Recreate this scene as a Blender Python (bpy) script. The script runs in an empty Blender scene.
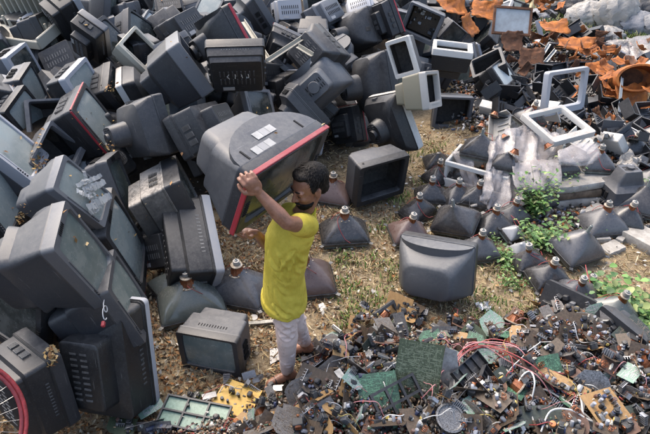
import bpy, math, random
import numpy as np
from mathutils import Vector, Matrix, Quaternion
rad = math.radians
RNG = random.Random(11)
scene = bpy.context.scene
COL = scene.collection

# ------------------------------------------------------------------ camera
FPX = 563.0; CAMH = 3.1; PITCH = rad(35)
cam_d = bpy.data.cameras.new('camera'); cam = bpy.data.objects.new('camera', cam_d); COL.objects.link(cam)
cam.location = (0, 0, CAMH); cam.rotation_euler = (math.pi/2-PITCH, 0, 0)
cam_d.sensor_width = 36; cam_d.lens = 36*FPX/650; cam_d.clip_end = 600; cam_d.clip_start = .05
cam_d.dof.use_dof = False
scene.camera = cam
CP = Vector((0, 0, CAMH)); CF = Vector((0, math.cos(PITCH), -math.sin(PITCH))); CU = Vector((0, math.sin(PITCH), math.cos(PITCH)))
def ray(px, py):
    return (CF + Vector((1, 0, 0))*((px-325)/FPX) - CU*((py-217)/FPX)).normalized()
def pix(P):
    q = Vector(P)-CP; d = max(q.dot(CF), .01)
    return 325+FPX*q.x/d, 217-FPX*q.dot(CU)/d

# ------------------------------------------------------------------ terrain
def sstep(t):
    t = max(0., min(1., t)); return t*t*(3-2*t)
HB = [(-1.7, -2), (-1.75, 2.0), (-1.75, 2.9), (-1.5, 3.7), (-.85, 4.8), (.3, 5.7), (1.1, 6.8), (2.0, 7.9), (3.2, 9.6), (4.5, 13), (6, 20)]
def poly_x(tab, y):
    if y <= tab[0][1]: return tab[0][0]
    for (x0, y0), (x1, y1) in zip(tab, tab[1:]):
        if y <= y1: return x0+(x1-x0)*(y-y0)/(y1-y0)
    return tab[-1][0]
PB = [(-9, 1.0), (-1.5, 1.9), (-.95, 2.12), (-.5, 2.32), (-.1, 2.55), (.1, 2.95), (.6, 3.02), (1.1, 2.95), (1.5, 3.05), (1.9, 3.25), (2.3, 3.0), (3, 2.8), (9, 2.6)]
def pcb_edge(x):
    for (x0, y0), (x1, y1) in zip(PB, PB[1:]):
        if x <= x1: return y0+(y1-y0)*(x-x0)/(x1-x0)
    return 2.4
def vn(x, y, s=0):
    return (math.sin(x*1.7+s)*math.cos(y*2.1-s*1.3)+math.sin(x*3.9+y*1.3+s*2)*.5+math.cos(y*5.3-x*2.9+s)*.25)/1.75
def hgt(x, y):
    h = .012*vn(x*3, y*3, 1)+.02*vn(x, y, 4)
    s = poly_x(HB, y)-x
    fade = 1-sstep((y-10.5)/3)
    if s > 0: h += (.82*sstep(s/1.7)+.08*vn(x*2, y*2, 2)*sstep(s))*fade
    t = pcb_edge(x)-y
    if t > 0 and x > -1.6: h += (.26*sstep(t/.6)+.05*vn(x*5, y*5, 7)*sstep(t/.3))*sstep((x+1.6)/.6)
    # low rubbish bank on the right and behind
    if y > 4.2 and x > .9:
        e = min(x-1.25-.42*max(0, y-6), 1.4)
        b = sstep((y-4.5)/1.2)*sstep(e/.6)
        h += (.12+.05*vn(x*3, y*3, 9))*b*(1-sstep((y-9.5)/2.5))
    if y > 14: h += .15*sstep((y-14)/10)*(1+vn(x*.3, y*.3))
    return h
def at(px, py, dz=0.):
    d = ray(px, py); t = .8; p = CP+d*t
    while t < 60:
        q = CP+d*t
        if q.z-dz <= hgt(q.x, q.y): break
        p = q; t += .04
    a, b = t-.04, t
    for _ in range(12):
        m = (a+b)/2; q = CP+d*m
        if q.z-dz <= hgt(q.x, q.y): b = m
        else: a = m
    q = CP+d*b
    return Vector((q.x, q.y, hgt(q.x, q.y)+dz))
def at_y(px, py, y):
    d = ray(px, py); return CP+d*(y/d.y)

# ------------------------------------------------------------------ materials
MATS = {}
def nodes(name):
    m = bpy.data.materials.new(name); m.use_nodes = True
    nt = m.node_tree; b = nt.nodes['Principled BSDF']
    return m, nt, b
def N(nt, typ, **kw):
    n = nt.nodes.new(typ)
    for k, v in kw.items():
        if k.startswith('i_'): n.inputs[k[2:].replace('_', ' ')].default_value = v
        else: setattr(n, k, v)
    return n
def mixc(nt, fac, a, b, mode='MIX'):
    n = nt.nodes.new('ShaderNodeMix'); n.data_type = 'RGBA'; n.blend_type = mode
    for sock, v in ((0, fac), (6, a), (7, b)):
        if isinstance(v, (int, float)): n.inputs[sock].default_value = v
        elif isinstance(v, tuple): n.inputs[sock].default_value = (*v, 1) if len(v) == 3 else v
        else: nt.links.new(v, n.inputs[sock])
    return n.outputs[2]
def ramp(nt, src, lo, hi):
    n = nt.nodes.new('ShaderNodeMapRange'); n.inputs['From Min'].default_value = lo; n.inputs['From Max'].default_value = hi
    nt.links.new(src, n.inputs['Value']); return n.outputs['Result']
def noise(nt, scale, detail=4, coord='Object', rough=.6, vec=None):
    tc = nt.nodes.new('ShaderNodeTexCoord'); n = nt.nodes.new('ShaderNodeTexNoise')
    n.inputs['Scale'].default_value = scale; n.inputs['Detail'].default_value = detail; n.inputs['Roughness'].default_value = rough
    nt.links.new(vec if vec else tc.outputs[coord], n.inputs['Vector']); return n.outputs['Fac']
def plastic(key, c, rough=.5, dust=.35, dustc=(.25, .245, .235), bump=.0, metal=0., spec=.4, bscale=None, bdist=.004):
    if key in MATS: return MATS[key]
    m, nt, b = nodes(key)
    oi = nt.nodes.new('ShaderNodeObjectInfo')
    vo = nt.nodes.new('ShaderNodeVectorMath'); vo.operation = 'MULTIPLY_ADD'
    tc = nt.nodes.new('ShaderNodeTexCoord'); nt.links.new(tc.outputs['Object'], vo.inputs[0]); vo.inputs[1].default_value = (1, 1, 1)
    sc = nt.nodes.new('ShaderNodeVectorMath'); sc.operation = 'SCALE'; sc.inputs[0].default_value = (13, 7, 17)
    nt.links.new(oi.outputs['Random'], sc.inputs['Scale']); nt.links.new(sc.outputs[0], vo.inputs[2])
    v = vo.outputs[0]
    n1 = noise(nt, 5, 6, vec=v, rough=.65); n2 = noise(nt, 38, 5, vec=v, rough=.75); n3 = noise(nt, 170, 2, vec=v)
    geo = nt.nodes.new('ShaderNodeNewGeometry'); sx = nt.nodes.new('ShaderNodeSeparateXYZ'); nt.links.new(geo.outputs['Normal'], sx.inputs[0])
    up = ramp(nt, sx.outputs['Z'], -.1, .9)
    f1 = ramp(nt, n1, .35, .7); f2 = ramp(nt, n2, .42, .75)
    ad = N(nt, 'ShaderNodeMath', operation='ADD'); nt.links.new(f1, ad.inputs[0]); nt.links.new(f2, ad.inputs[1])
    mu = N(nt, 'ShaderNodeMath', operation='MULTIPLY'); nt.links.new(ad.outputs[0], mu.inputs[0]); nt.links.new(up, mu.inputs[1])
    m2 = N(nt, 'ShaderNodeMath', operation='MULTIPLY_ADD', use_clamp=True); nt.links.new(mu.outputs[0], m2.inputs[0]); m2.inputs[1].default_value = dust; m2.inputs[2].default_value = dust*.1
    # colour drift from one casing to the next
    hs = nt.nodes.new('ShaderNodeHueSaturation'); hs.inputs['Color'].default_value = (*c, 1)
    vr = ramp(nt, oi.outputs['Random'], 0, 1); mr = N(nt, 'ShaderNodeMath', operation='MULTIPLY_ADD'); nt.links.new(vr, mr.inputs[0]); mr.inputs[1].default_value = .5; mr.inputs[2].default_value = .75
    nt.links.new(mr.outputs[0], hs.inputs['Value'])
    wear = ramp(nt, n3, .62, .75)
    mp = nt.nodes.new('ShaderNodeMapping'); mp.inputs['Scale'].default_value = (5, 90, 70); mp.inputs['Rotation'].default_value = (.3, .5, .9); nt.links.new(v, mp.inputs[0])
    scr = ramp(nt, noise(nt, 1.0, 4, vec=mp.outputs[0]), .66, .72); sc2 = N(nt, 'ShaderNodeMath', operation='MULTIPLY'); nt.links.new(scr, sc2.inputs[0]); sc2.inputs[1].default_value = .28
    sp = N(nt, 'ShaderNodeMath', operation='MULTIPLY'); nt.links.new(wear, sp.inputs[0]); sp.inputs[1].default_value = .22
    c1 = mixc(nt, m2.outputs[0], hs.outputs[0], dustc)
    c1 = mixc(nt, sc2.outputs[0], c1, (.28, .28, .27)); c1 = mixc(nt, sp.outputs[0], c1, (.30, .29, .27))
    nt.links.new(c1, b.inputs['Base Color'])
    rr = N(nt, 'ShaderNodeMath', operation='MULTIPLY_ADD', use_clamp=True); nt.links.new(ad.outputs[0], rr.inputs[0]); rr.inputs[1].default_value = .16; rr.inputs[2].default_value = rough
    nt.links.new(rr.outputs[0], b.inputs['Roughness'])
    b.inputs['Metallic'].default_value = metal; b.inputs['Specular IOR Level'].default_value = spec
    if bump:
        bp = N(nt, 'ShaderNodeBump'); bp.inputs['Strength'].default_value = bump; bp.inputs['Distance'].default_value = bdist
        nt.links.new(noise(nt, bscale, 7, vec=v, rough=.7) if bscale else n2, bp.inputs['Height']); nt.links.new(bp.outputs[0], b.inputs['Normal'])
    MATS[key] = m; return m
def flat(key, c, rough=.6, var=.25, scale=20, metal=0., c2=None, bump=0.):
    if key in MATS: return MATS[key]
    m, nt, b = nodes(key)
    n1 = noise(nt, scale, 6, rough=.7)
    f = ramp(nt, n1, .35, .68)
    d = c2 if c2 else tuple(x*(1-var*2.2) if x*(1-var*2.2) > 0 else x*.4 for x in c)
    nt.links.new(mixc(nt, f, d, c), b.inputs['Base Color'])
    b.inputs['Roughness'].default_value = rough; b.inputs['Metallic'].default_value = metal
    if bump:
        bp = N(nt, 'ShaderNodeBump'); bp.inputs['Strength'].default_value = bump; bp.inputs['Distance'].default_value = .01
        nt.links.new(n1, bp.inputs['Height']); nt.links.new(bp.outputs[0], b.inputs['Normal'])
    MATS[key] = m; return m
def attrmat(key, rough=.7, spec=.3):
    if key in MATS: return MATS[key]
    m, nt, b = nodes(key)
    a = nt.nodes.new('ShaderNodeAttribute'); a.attribute_name = 'col'
    nt.links.new(a.outputs['Color'], b.inputs['Base Color']); b.inputs['Roughness'].default_value = rough; b.inputs['Specular IOR Level'].default_value = spec
    MATS[key] = m; return m
def screen_mat(key, c, rough=.12, dirt=.3):
    if key in MATS: return MATS[key]
    m, nt, b = nodes(key)
    n1 = noise(nt, 7, 8, rough=.75); f = ramp(nt, n1, .42, .78)
    tc = nt.nodes.new('ShaderNodeTexCoord'); mp = nt.nodes.new('ShaderNodeMapping'); mp.inputs['Scale'].default_value = (60, 8, 9); mp.inputs['Rotation'].default_value = (0, .6, 0)
    nt.links.new(tc.outputs['Object'], mp.inputs[0]); n2 = noise(nt, 1.2, 5, vec=mp.outputs[0]); g = ramp(nt, n2, .62, .74)
    mx = N(nt, 'ShaderNodeMath', operation='MULTIPLY_ADD', use_clamp=True); nt.links.new(g, mx.inputs[0]); mx.inputs[1].default_value = .35; nt.links.new(f, mx.inputs[2])
    m3 = N(nt, 'ShaderNodeMath', operation='MULTIPLY'); nt.links.new(mx.outputs[0], m3.inputs[0]); m3.inputs[1].default_value = dirt
    nt.links.new(mixc(nt, m3.outputs[0], c, (.34, .34, .31)), b.inputs['Base Color'])
    r = N(nt, 'ShaderNodeMath', operation='MULTIPLY_ADD'); nt.links.new(mx.outputs[0], r.inputs[0]); r.inputs[1].default_value = .35; r.inputs[2].default_value = rough
    nt.links.new(r.outputs[0], b.inputs['Roughness']); b.inputs['Specular IOR Level'].default_value = .6
    MATS[key] = m; return m

BLACK = lambda: plastic('black_plastic', (.012, .0125, .0145), .33, .15)
CHAR = lambda: plastic('charcoal_plastic', (.021, .022, .0255), .34, .18)
DGREY = lambda: plastic('dark_grey_plastic', (.040, .0425, .049), .33, .2, (.3, .29, .27))
MGREY = lambda: plastic('mid_grey_plastic', (.088, .094, .106), .33, .22, (.34, .33, .3))
SILVER = lambda: plastic('silver_plastic', (.30, .315, .345), .36, .3, (.33, .31, .28))
BEIGE = lambda: plastic('beige_plastic', (.42, .40, .33), .5, .5, (.25, .22, .18))
OLIVE = lambda: plastic('olive_beige_plastic', (.2, .19, .135), .5, .45, (.25, .22, .18))
WHITE = lambda: plastic('white_plastic', (.48, .48, .46), .45, .8, (.33, .3, .26))
REDT = lambda: plastic('red_plastic', (.33, .022, .035), .35, .3, (.3, .2, .18))
DUSTY = lambda: plastic('dusty_grey_plastic', (.02, .02, .021), .6, 1.0, (.36, .33, .29), bump=.5)
SLOT = lambda: flat('slot_black', (.008, .008, .009), .8, .2)
def TAPE():
    m = plastic('clear_tape', (.55, .56, .56), .2, .3, (.4, .38, .33), bump=.8); m.node_tree.nodes['Principled BSDF'].inputs['Alpha'].default_value = .55; return m
LABELM = lambda: plastic('paper_label', (.40, .40, .39), .6, .5)
CM = dict(black=BLACK, char=CHAR, dgrey=DGREY, mgrey=MGREY, silver=SILVER, beige=BEIGE, olive=OLIVE, white=WHITE, red=REDT, dusty=DUSTY)

# ------------------------------------------------------------------ mesh builder
class MB:
    def __init__(s): s.v = []; s.f = []; s.mi = []; s.m = 0
    def q(s, *idx): s.f.append(idx); s.mi.append(s.m)
    def add(s, vs):
        n = len(s.v); s.v.extend([tuple(v) for v in vs]); return n
    def ring(s, pts): return list(range(s.add(pts), len(s.v)))
    def bridge(s, a, b, closed=True):
        n = len(a)
        for i in range(n if closed else n-1):
            j = (i+1) % n; s.q(a[i], a[j], b[j], b[i])
    def cap(s, a, rev=False): s.q(*(a[::-1] if rev else a))
    def loft(s, rings, cap0=True, cap1=True):
        R = [s.ring(r) for r in rings]
        for a, b in zip(R, R[1:]): s.bridge(a, b)
        if cap0: s.cap(R[0], True)
        if cap1: s.cap(R[-1])
        return R
    def box(s, c, d, rot=None, bev=0.):
        x, y, z = d[0]/2, d[1]/2, d[2]/2
        M = rot.to_matrix() if hasattr(rot, 'to_matrix') else rot
        def T(p):
            p = Vector(p)
            if M is not None: p = M @ p
            return p+Vector(c)
        if bev <= 0:
            n = s.add([T((a*x, b*y, e*z)) for a in (-1, 1) for b in (-1, 1) for e in (-1, 1)])
            for f in ((0, 1, 3, 2), (4, 6, 7, 5), (0, 4, 5, 1), (2, 3, 7, 6), (0, 2, 6, 4), (1, 5, 7, 3)): s.q(*[n+i for i in f])
        else:
            def rr(zz, k): return [T((a*(x-k), b*(y-k), zz)) if 0 else None for a in (1,) for b in (1,)]
            rings = []
            for zz, k in ((-z, bev), (-z+bev, 0), (z-bev, 0), (z, bev)):
                X, Y = x-k, y-k; e = bev
                rings.append([T(p) for p in ((X-e, -Y, zz), (X, -Y+e, zz), (X, Y-e, zz), (X-e, Y, zz), (-X+e, Y, zz), (-X, Y-e, zz), (-X, -Y+e, zz), (-X+e, -Y, zz))])
            s.loft(rings)
    def tube(s, pts, r, n=6, cap=True):
        pts = [Vector(p) for p in pts]; rs = r if isinstance(r, (list, tuple)) else [r]*len(pts)
        up = Vector((0, 0, 1)); rings = []; prev = None
        for i, p in enumerate(pts):
            d = (pts[min(i+1, len(pts)-1)]-pts[max(i-1, 0)])
            if d.length < 1e-9: d = Vector((0, 0, 1))
            d.normalize()
            if prev is None:
                a = d.cross(up)
                if a.length < .1: a = d.cross(Vector((1, 0, 0)))
            else: a = prev-d*prev.dot(d)
            a.normalize(); prev = a; b = d.cross(a)
            rings.append([p+(a*math.cos(t)+b*math.sin(t))*rs[i] for t in [2*math.pi*k/n for k in range(n)]])
        s.loft(rings, cap, cap)
    def cyl(s, p0, p1, r0, r1=None, n=12): s.tube([p0, p1], [r0, r0 if r1 is None else r1], n)
    def lathe(s, prof, n=20, M=None, cap=True):
        rings = []
        for r, z in prof:
            rg = [Vector((r*math.cos(2*math.pi*k/n), r*math.sin(2*math.pi*k/n), z)) for k in range(n)]
            if M is not None: rg = [M @ p for p in rg]
            rings.append(rg)
        s.loft(rings, cap, cap)
    def mesh(s, name, mats, sharp=32, smooth=True):
        me = bpy.data.meshes.new(name); me.from_pydata(s.v, [], s.f)
        for m in (mats if isinstance(mats, (list, tuple)) else [mats]): me.materials.append(m)
        if len(me.materials) > 1: me.polygons.foreach_set('material_index', s.mi)
        if smooth:
            me.polygons.foreach_set('use_smooth', [True]*len(me.polygons))
            try: me.set_sharp_from_angle(angle=rad(sharp))
            except Exception: pass
        me.update(); return me
    def obj(s, name, mats, parent=None, sharp=32, smooth=True):
        o = bpy.data.objects.new(name, s.mesh(name, mats, sharp, smooth)); COL.objects.link(o)
        if parent is not None: o.parent = parent
        return o
def rrect(w, h, r, y, ox=0., oz=0., n=4):
    """rounded rectangle ring in the xz plane"""
    r = min(r, w/2*.99, h/2*.99); P = []
    for cx, cz, a0 in ((w/2-r, h/2-r, 0), (-w/2+r, h/2-r, 90), (-w/2+r, -h/2+r, 180), (w/2-r, -h/2+r, 270)):
        for k in range(n):
            a = rad(a0+90*k/(n-1)); P.append((ox+cx+r*math.cos(a), y, oz+cz+r*math.sin(a)))
    return P
def tag(o, label=None, cat=None, group=None, kind=None):
    if label: o['label'] = label
    if cat: o['category'] = cat
    if group: o['group'] = group
    if kind: o['kind'] = kind
    return o
def empty(name, loc=(0, 0, 0), rot=None):
    o = bpy.data.objects.new(name, None); COL.objects.link(o); o.location = loc; o.empty_display_size = .1
    if rot is not None:
        if isinstance(rot, Quaternion): o.rotation_mode = 'QUATERNION'; o.rotation_quaternion = rot
        else: o.rotation_euler = rot
    return o
def kids(o): return [c for c in bpy.data.objects if c.parent == o]
KIDS = {}
def copy_tree(o, parent=None):
    c = o.copy(); COL.objects.link(c); c.parent = parent
    if o.name not in KIDS: KIDS[o.name] = kids(o)
    for ch in KIDS[o.name]: copy_tree(ch, c)
    return c
# neighbours used to word labels of the many small finds
ANCH = []; USED = set(); AUTO = []
def anchor(short, px, py): ANCH.append((short, px, py))
def auto_label(prefix, px, py):
    """words the position of a small find by the two labelled things nearest to it"""
    c = sorted(ANCH, key=lambda a: (a[1]-px)**2+(a[2]-py)**2)[:7]
    def rel(a):
        dx, dy = px-a[1], py-a[2]
        if abs(dx) > abs(dy)*1.6: return 'left of' if dx < 0 else 'right of'
        if abs(dy) > abs(dx)*1.6: return 'behind' if dy < 0 else 'in front of'
        return ('behind and left of' if dx < 0 else 'behind and right of') if dy < 0 else ('below and left of' if dx < 0 else 'below and right of')
    cand = [f"{prefix} {rel(a)} {a[0]}" for a in c[:3]]
    for i in range(len(c)):
        for j in range(i+1, len(c)): cand.append(f"{prefix} between {c[i][0]} and {c[j][0]}")
    for i in range(len(c)):
        for j in range(len(c)):
            if i != j: cand.append(f"{prefix} {rel(c[i])} {c[i][0]}, towards {c[j][0]}")
    for l in cand:
        if l not in USED and len(l.split()) <= 16: USED.add(l); return l
    l = f"{prefix} near {c[0][0]}"; USED.add(l); return l

# ------------------------------------------------------------------ television sets
def tv_screen(W, H, ow, oh, oz, y0, bulge):
    m = MB(); nx, nz = 12, 9; idx = []
    for j in range(nz+1):
        row = []
        for i in range(nx+1):
            u, v = i/nx*2-1, j/nz*2-1
            k = 1-.5*(u*u*.6+v*v*.4)-.35*(u*u*v*v)
            row.append(m.add([(u*ow/2, y0-bulge*k+.004, oz+v*oh/2)]))
        idx.append(row)
    for j in range(nz):
        for i in range(nx): m.q(idx[j][i], idx[j][i+1], idx[j+1][i+1], idx[j+1][i])
    return m
def slats(m, cx, cy, cz, n, step, w, hgt_, normal):
    """n raised ribs; normal 'x','z','y' gives the face they stand on"""
    for k in range(n):
        t = (k-(n-1)/2)*step
        if normal[0] == 'x': m.box((cx, cy+t, cz), (.004, w, hgt_))
        elif normal[0] == 'z': m.box((cx+t, cy, cz), (w, hgt_, .004))
        else: m.box((cx+t, cy, cz), (w, .004, hgt_))
def make_tv(name, dim, style='std', body='char', bez='black', scr='dark', trim=None, extras=(), name_cat='television'):
    W, H, D, b, tp = dim
    root = empty(name)
    bm_, bo = CM[bez](), CM[body]()
    r = .045*W
    shell = style in ('shell', 'frame')
    VM = (lambda: plastic('dusty_slats', (.05, .05, .052), .6, .6, (.26, .26, .25))) if body in ('black', 'char', 'dusty') else SLOT
    ow, oh, oz = (.80*W, .78*H, .03*H) if style != 'speaker' else (.70*W, .8*H, .02*H)
    if bez == 'white' or style == 'frame': ow, oh, oz = .78*W, .72*H, .035*H
    # bezel
    m = MB(); e = .014*W
    outer = [rrect(W*.985, H*.985, r, b), rrect(W, H, r, b-.002), rrect(W, H, r, .022*W+.004), rrect(W-1.2*e, H-1.2*e, r*.8, 0)]
    inner = [rrect(ow+.03*W, oh+.03*W, .05*W, .002, 0, oz), rrect(ow, oh, .045*W, .035*W, 0, oz)]
    if shell: inner += [rrect(ow, oh, .04*W, min(b*.8, .06), 0, oz), rrect(W*.95, H*.95, r, min(b, .065)), rrect(W*.95, H*.95, r, b+.002)]
    m.loft(outer+inner, cap0=False, cap1=False)
    # grooves and lower panel
    if style != 'frame':
        m.box((0, .004, oz-oh/2-.05*H), (W*.5, .012, .02*H))
    m.obj('bezel', bm_, root)
    if not shell:
        sm = {'dark': lambda: screen_mat('screen_dark', (.02, .026, .026), .14, .25), 'green': lambda: screen_mat('screen_grey_green', (.105, .135, .128), .14, .45),
              'pale': lambda: screen_mat('screen_pale', (.21, .245, .24), .16, .5), 'lit': lambda: screen_mat('screen_milky_glare', (.42, .46, .45), .3, .4)}[scr]()  # paler tones put the sky's glare into the glass colour
        tv_screen(W, H, ow+.004, oh+.004, oz, .036*W, .03*W).obj('screen', sm, root, 60)
        k = MB()
        for i in range(5): k.box((W*.22+i*.032*W, -.003, -H/2+.06*H), (.02*W, .01, .014*W), bev=.002)
        k.obj('control_buttons', BLACK() if bez != 'black' else MGREY(), root)
        if W > .5:
            g = MB()
            for sx in (-1, 1):
                for i in range(7): g.box((sx*W*.455, -.0005, oz-oh*.25+i*.035*H), (.045*W, .006, .012*H))
            g.obj('speaker_slits', SLOT(), root)
    # casing
    if style != 'frame':
        m = MB(); d = D-b
        if style == 'cone':
            secs = [(0, .985, .985, r), (.12, .97, .97, r), (.42, .86, .86, .12*W), (.55, .62, .62, .2*W), (.60, tp*1.05, tp*1.1, .16*W), (.96, tp*.95, tp, .15*W), (1, tp*.85, tp*.9, .12*W)]
        elif style == 'plain':
            secs = [(0, .985, .985, r), (.06, .975, .96, r), (.3, .93, .90, .07*W), (.9, tp*1.02, tp*1.0, .12*W), (.98, tp*.93, tp*.92, .12*W), (1, tp*.84, tp*.84, .1*W)]
        elif style == 'arch':
            secs = [(0, .985, .985, r), (.06, .975, .96, r), (.5, .80, .78, .08*W), (.62, tp*1.25, tp*1.22, .09*W), (.66, tp*1.05, tp*1.05, .08*W), (.96, tp*.92, tp*.95, .08*W), (1, tp*.84, tp*.87, .06*W)]
        elif style == 'box':
            secs = [(0, .985, .985, r), (.05, .985, .985, r), (.06, .96, .96, r), (.6, .93, .93, r), (.66, tp*1.04, tp*1.04, r), (.98, tp, tp, r), (1, tp-.03, tp-.03, r*.8)]
        else:
            secs = [(0, .985, .985, r), (.1, .98, .975, r), (.11, .965, .96, r), (.48, .93, .92, .06*W), (.6, max(tp*1.25, .74), tp*1.25, .08*W), (.7, max(tp*1.08, .66), tp*1.1, .07*W), (.97, tp*1.02, tp*1.03, .05*W), (1, tp*.95, tp*.95, .04*W)]
        rings = [rrect(W*a, H*c, rr, b+t*d, 0, (-.02 if style != 'plain' else -.12)*H*t) for t, a, c, rr in secs]
        if shell:
            rings = [rrect(W*.985, H*.985, r, b-.004), rrect(W*.97, H*.97, r, b+.1*d), rrect(W*.88, H*.88, r, b+.6*d), rrect(W*.6, H*.62, r, b+.7*d), rrect(W*.55, H*.55, r, b+.98*d)]
            inn = [rrect(W*.955, H*.955, r, b-.003), rrect(W*.94, H*.94, r, b+.1*d), rrect(W*.86, H*.86, r, b+.58*d), rrect(W*.5, H*.5, r, b+.7*d)]
            m.loft(rings, False, True)
            q = MB(); q.loft(inn, False, True); q.obj('interior', flat('interior_black', (.016, .015, .014), .7, .3, 30, 0, (.05, .045, .04)), root)
        else: m.loft(rings, True, True)
        if style in ('arch', 'plain'):   # the flat deck above the tube, ending in an arc
            P = []; n = 14; lo = []
            for i in range(n+1):
                a = math.pi*i/n; P.append((W*.475*math.cos(a), b+.005+.60*d*math.sin(a), H*.487)); lo.append((W*.47*math.cos(a), b+.004+.57*d*math.sin(a), H*.487-.055*H-.1*H*math.sin(a)))
            a_ = m.ring(P); b_ = m.ring(lo); m.bridge(a_, b_, False); m.cap(a_); m.cap(b_, True)
        q = [rrect(W*1.0, H*1.0, r, b-.002), rrect(W*1.004, H*1.004, r, b+.001), rrect(W*1.004, H*1.004, r, b+.007), rrect(W*.98, H*.98, r, b+.009)]
        m.loft(q, False, False)
        m.obj('casing', bo, root, 34)
        if not shell:
            v = MB()
            hx = W*.93/2
            for sx in (-1, 1) if style not in ('arch', 'plain') else ():
                v = MB()
                for zz in (-.22*H, -.06*H, .1*H) if style != 'cone' else (-.1*H,):
                    for k in range(9 if style != 'cone' else 6):
                        yy = b+(.15+.026*k)*d
                        v.box((sx*(hx+.006*W), yy, zz), (.03, .0055*W, .11*H))
                v.obj('side_vents', VM(), root)
            v = MB()
            rw = tp*W
            for rr_ in range(2 if style != 'plain' else 0):
                for k in range(9): v.box(((k-4)*rw*.085, D+.0005, (.12-.26*rr_)*H*tp-.02*H), (.018*W*tp*1.5, .006, .17*H*tp))
            if v.v: v.obj('rear_vents', VM(), root)
            v = MB()
            for sz in (-1, 1):
                for k in range(11): v.box(((k-5)*.045*W, b+.2*d, sz*(H*.475-.012*H)), (.014*W, .09*d, .008*H+.008))
            if style in ('std', 'box'): v.obj('top_vents', VM(), root)
            if style not in ('arch', 'plain') and W < .62:
                s_ = MB(); s_.box((rw*.2, D+.001, -.38*H*tp-.02*H), (rw*.24, .004, rw*.10)); s_.obj('rating_label', plastic('grey_label', (.3, .3, .3), .5, .4), root)
            if style in ('arch', 'cone', 'std') and tp < .56:
                c_ = MB(); c_.cyl((0, D-.01, -.02*H), (0, D+.05*W, -.02*H), rw*.22, rw*.19, 16); c_.obj('neck_cap', bo, root)
    if trim:
        t = MB(); th = .016*W
        if 't' in trim: t.box((0, .024*W, H/2+.001), (W*.97, .04*W, th), bev=.003)
        if 'b' in trim: t.box((0, .024*W, -H/2-.001), (W*.97, .04*W, th), bev=.003)
        if 'l' in trim: t.box((-W/2-.001, .024*W, 0), (th, .04*W, H*.97), bev=.003)
        if 'r' in trim: t.box((W/2+.001, .024*W, 0), (th, .04*W, H*.97), bev=.003)
        t.obj('red_trim', REDT(), root)
    for e_ in extras: e_(root, W, H, D, b, tp)
    return root
def x_stickers(root, W, H, D, b, tp):
    for cx, cy in ((-.02, .30), (-.14, .12)):
        pass
    for cx, cy, rz in ((-.17, .045, 0), (-.03, .21, 0)):
        m = MB(); R = Matrix.Rotation(rz, 3, 'Z')
        for i in range(3):
            m.m = i % 2
            m.box((cx*W+(i-1)*.075*W, b+cy*D+.02*W, H*.487+.0035), (.072*W, .07*W, .002), R)
        m.obj('paper_sticker', [LABELM(), plastic('grey_label', (.3, .3, .3), .5, .4)], root)
def x_slots(root, W, H, D, b, tp):
    for cx in (-.36, .3):
        m = MB(); m.box((cx*W, b+.09*D, H*.487+.002), (.014*W, .17*D, .006)); m.obj('carry_slot', SLOT(), root)
def x_tape(root, W, H, D, b, tp):
    rg = random.Random(3); 
    for k in range(9):
        m = MB(); n = 22; a = rg.uniform(-1.2, 1.2); cx, cz = rg.uniform(-.15, .25)*W, rg.uniform(-.25, .3)*H; L = rg.uniform(.25, .6)*W; wd = rg.uniform(.012, .05)
        A = []; B = []
        for i in range(n):
            t = i/(n-1)-.5; x = cx+t*L*math.cos(a); z = cz+t*L*math.sin(a); y = -.006-.012*abs(math.sin(i*1.7+k))-.008*rg.random()
            A.append((x-wd/2*math.sin(a)+rg.uniform(-.008, .008), y, z+wd/2*math.cos(a))); B.append((x+wd/2*math.sin(a), y-.006*rg.random(), z-wd/2*math.cos(a)+rg.uniform(-.01, .01)))
        ia = m.ring(A); ib = m.ring(B); m.bridge(ia, ib, False)
        o = m.obj('torn_tape', TAPE(), root, 20)
def x_circuits(root, W, H, D, b, tp):
    rg = random.Random(5)
    m = MB(); m.box((0, b+.42*(D-b), 0), (W*.8, .004, H*.78))
    o = m.obj('circuit_board', flat('board_brown', (.10, .07, .045), .6, .3, 60), root)
    for k in range(26):
        c = MB(); c.box((rg.uniform(-.36, .36)*W, b+.40*(D-b)-.01, rg.uniform(-.34, .34)*H), (rg.uniform(.01, .06), .03, rg.uniform(.01, .04)), bev=.002)
        c.obj('component', rg.choice([SILVER(), BLACK(), WHITE(), MGREY()]), o)
def x_handlebar(root, W, H, D, b, tp):
    m = MB()
    for s in (-1, 1): m.box((s*.1*W, D+.012, .2*H*tp), (.02, .03, .02))
    m.box((0, D+.028, .2*H*tp), (.2*W+.02, .014, .022), bev=.004); m.obj('rear_handle', CHAR(), root)
def x_scribble(root, W, H, D, b, tp):
    m = MB(); rg = random.Random(8)
    for c in range(4):
        m = MB()
        x0 = (-.18+.11*c)*W; pts = [(x0+rg.uniform(-.02, .03)*W, D+.006, rg.uniform(-.05, .09)*H) for _ in range(5)]
        m.tube(pts, .0035, 4); m.obj('chalk_mark', WHITE(), root)
def x_whitelabel(root, W, H, D, b, tp):
    m = MB(); m.box((W*.15, b+.05*D, H*.487+.004), (.2*W, .06*W, .002)); m.obj('white_sticker', LABELM(), root)
def x_cable(root, W, H, D, b, tp):
    m = MB(); pts = []
    for i in range(24):
        a = i*.55; pts.append((W*.40+.022*math.cos(a), -.012-.002*i*.1, -H*.40-.02+.03*math.sin(a)-.0045*i))
    m.tube(pts, .0032, 5); m.obj('loose_wire', plastic('grey_wire', (.4, .4, .4), .4, .2), root)
    m = MB(); m.box((W*.41, -.013, -H*.40-.17), (.022, .018, .035), bev=.004); m.obj('plug', REDT(), root)

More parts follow.
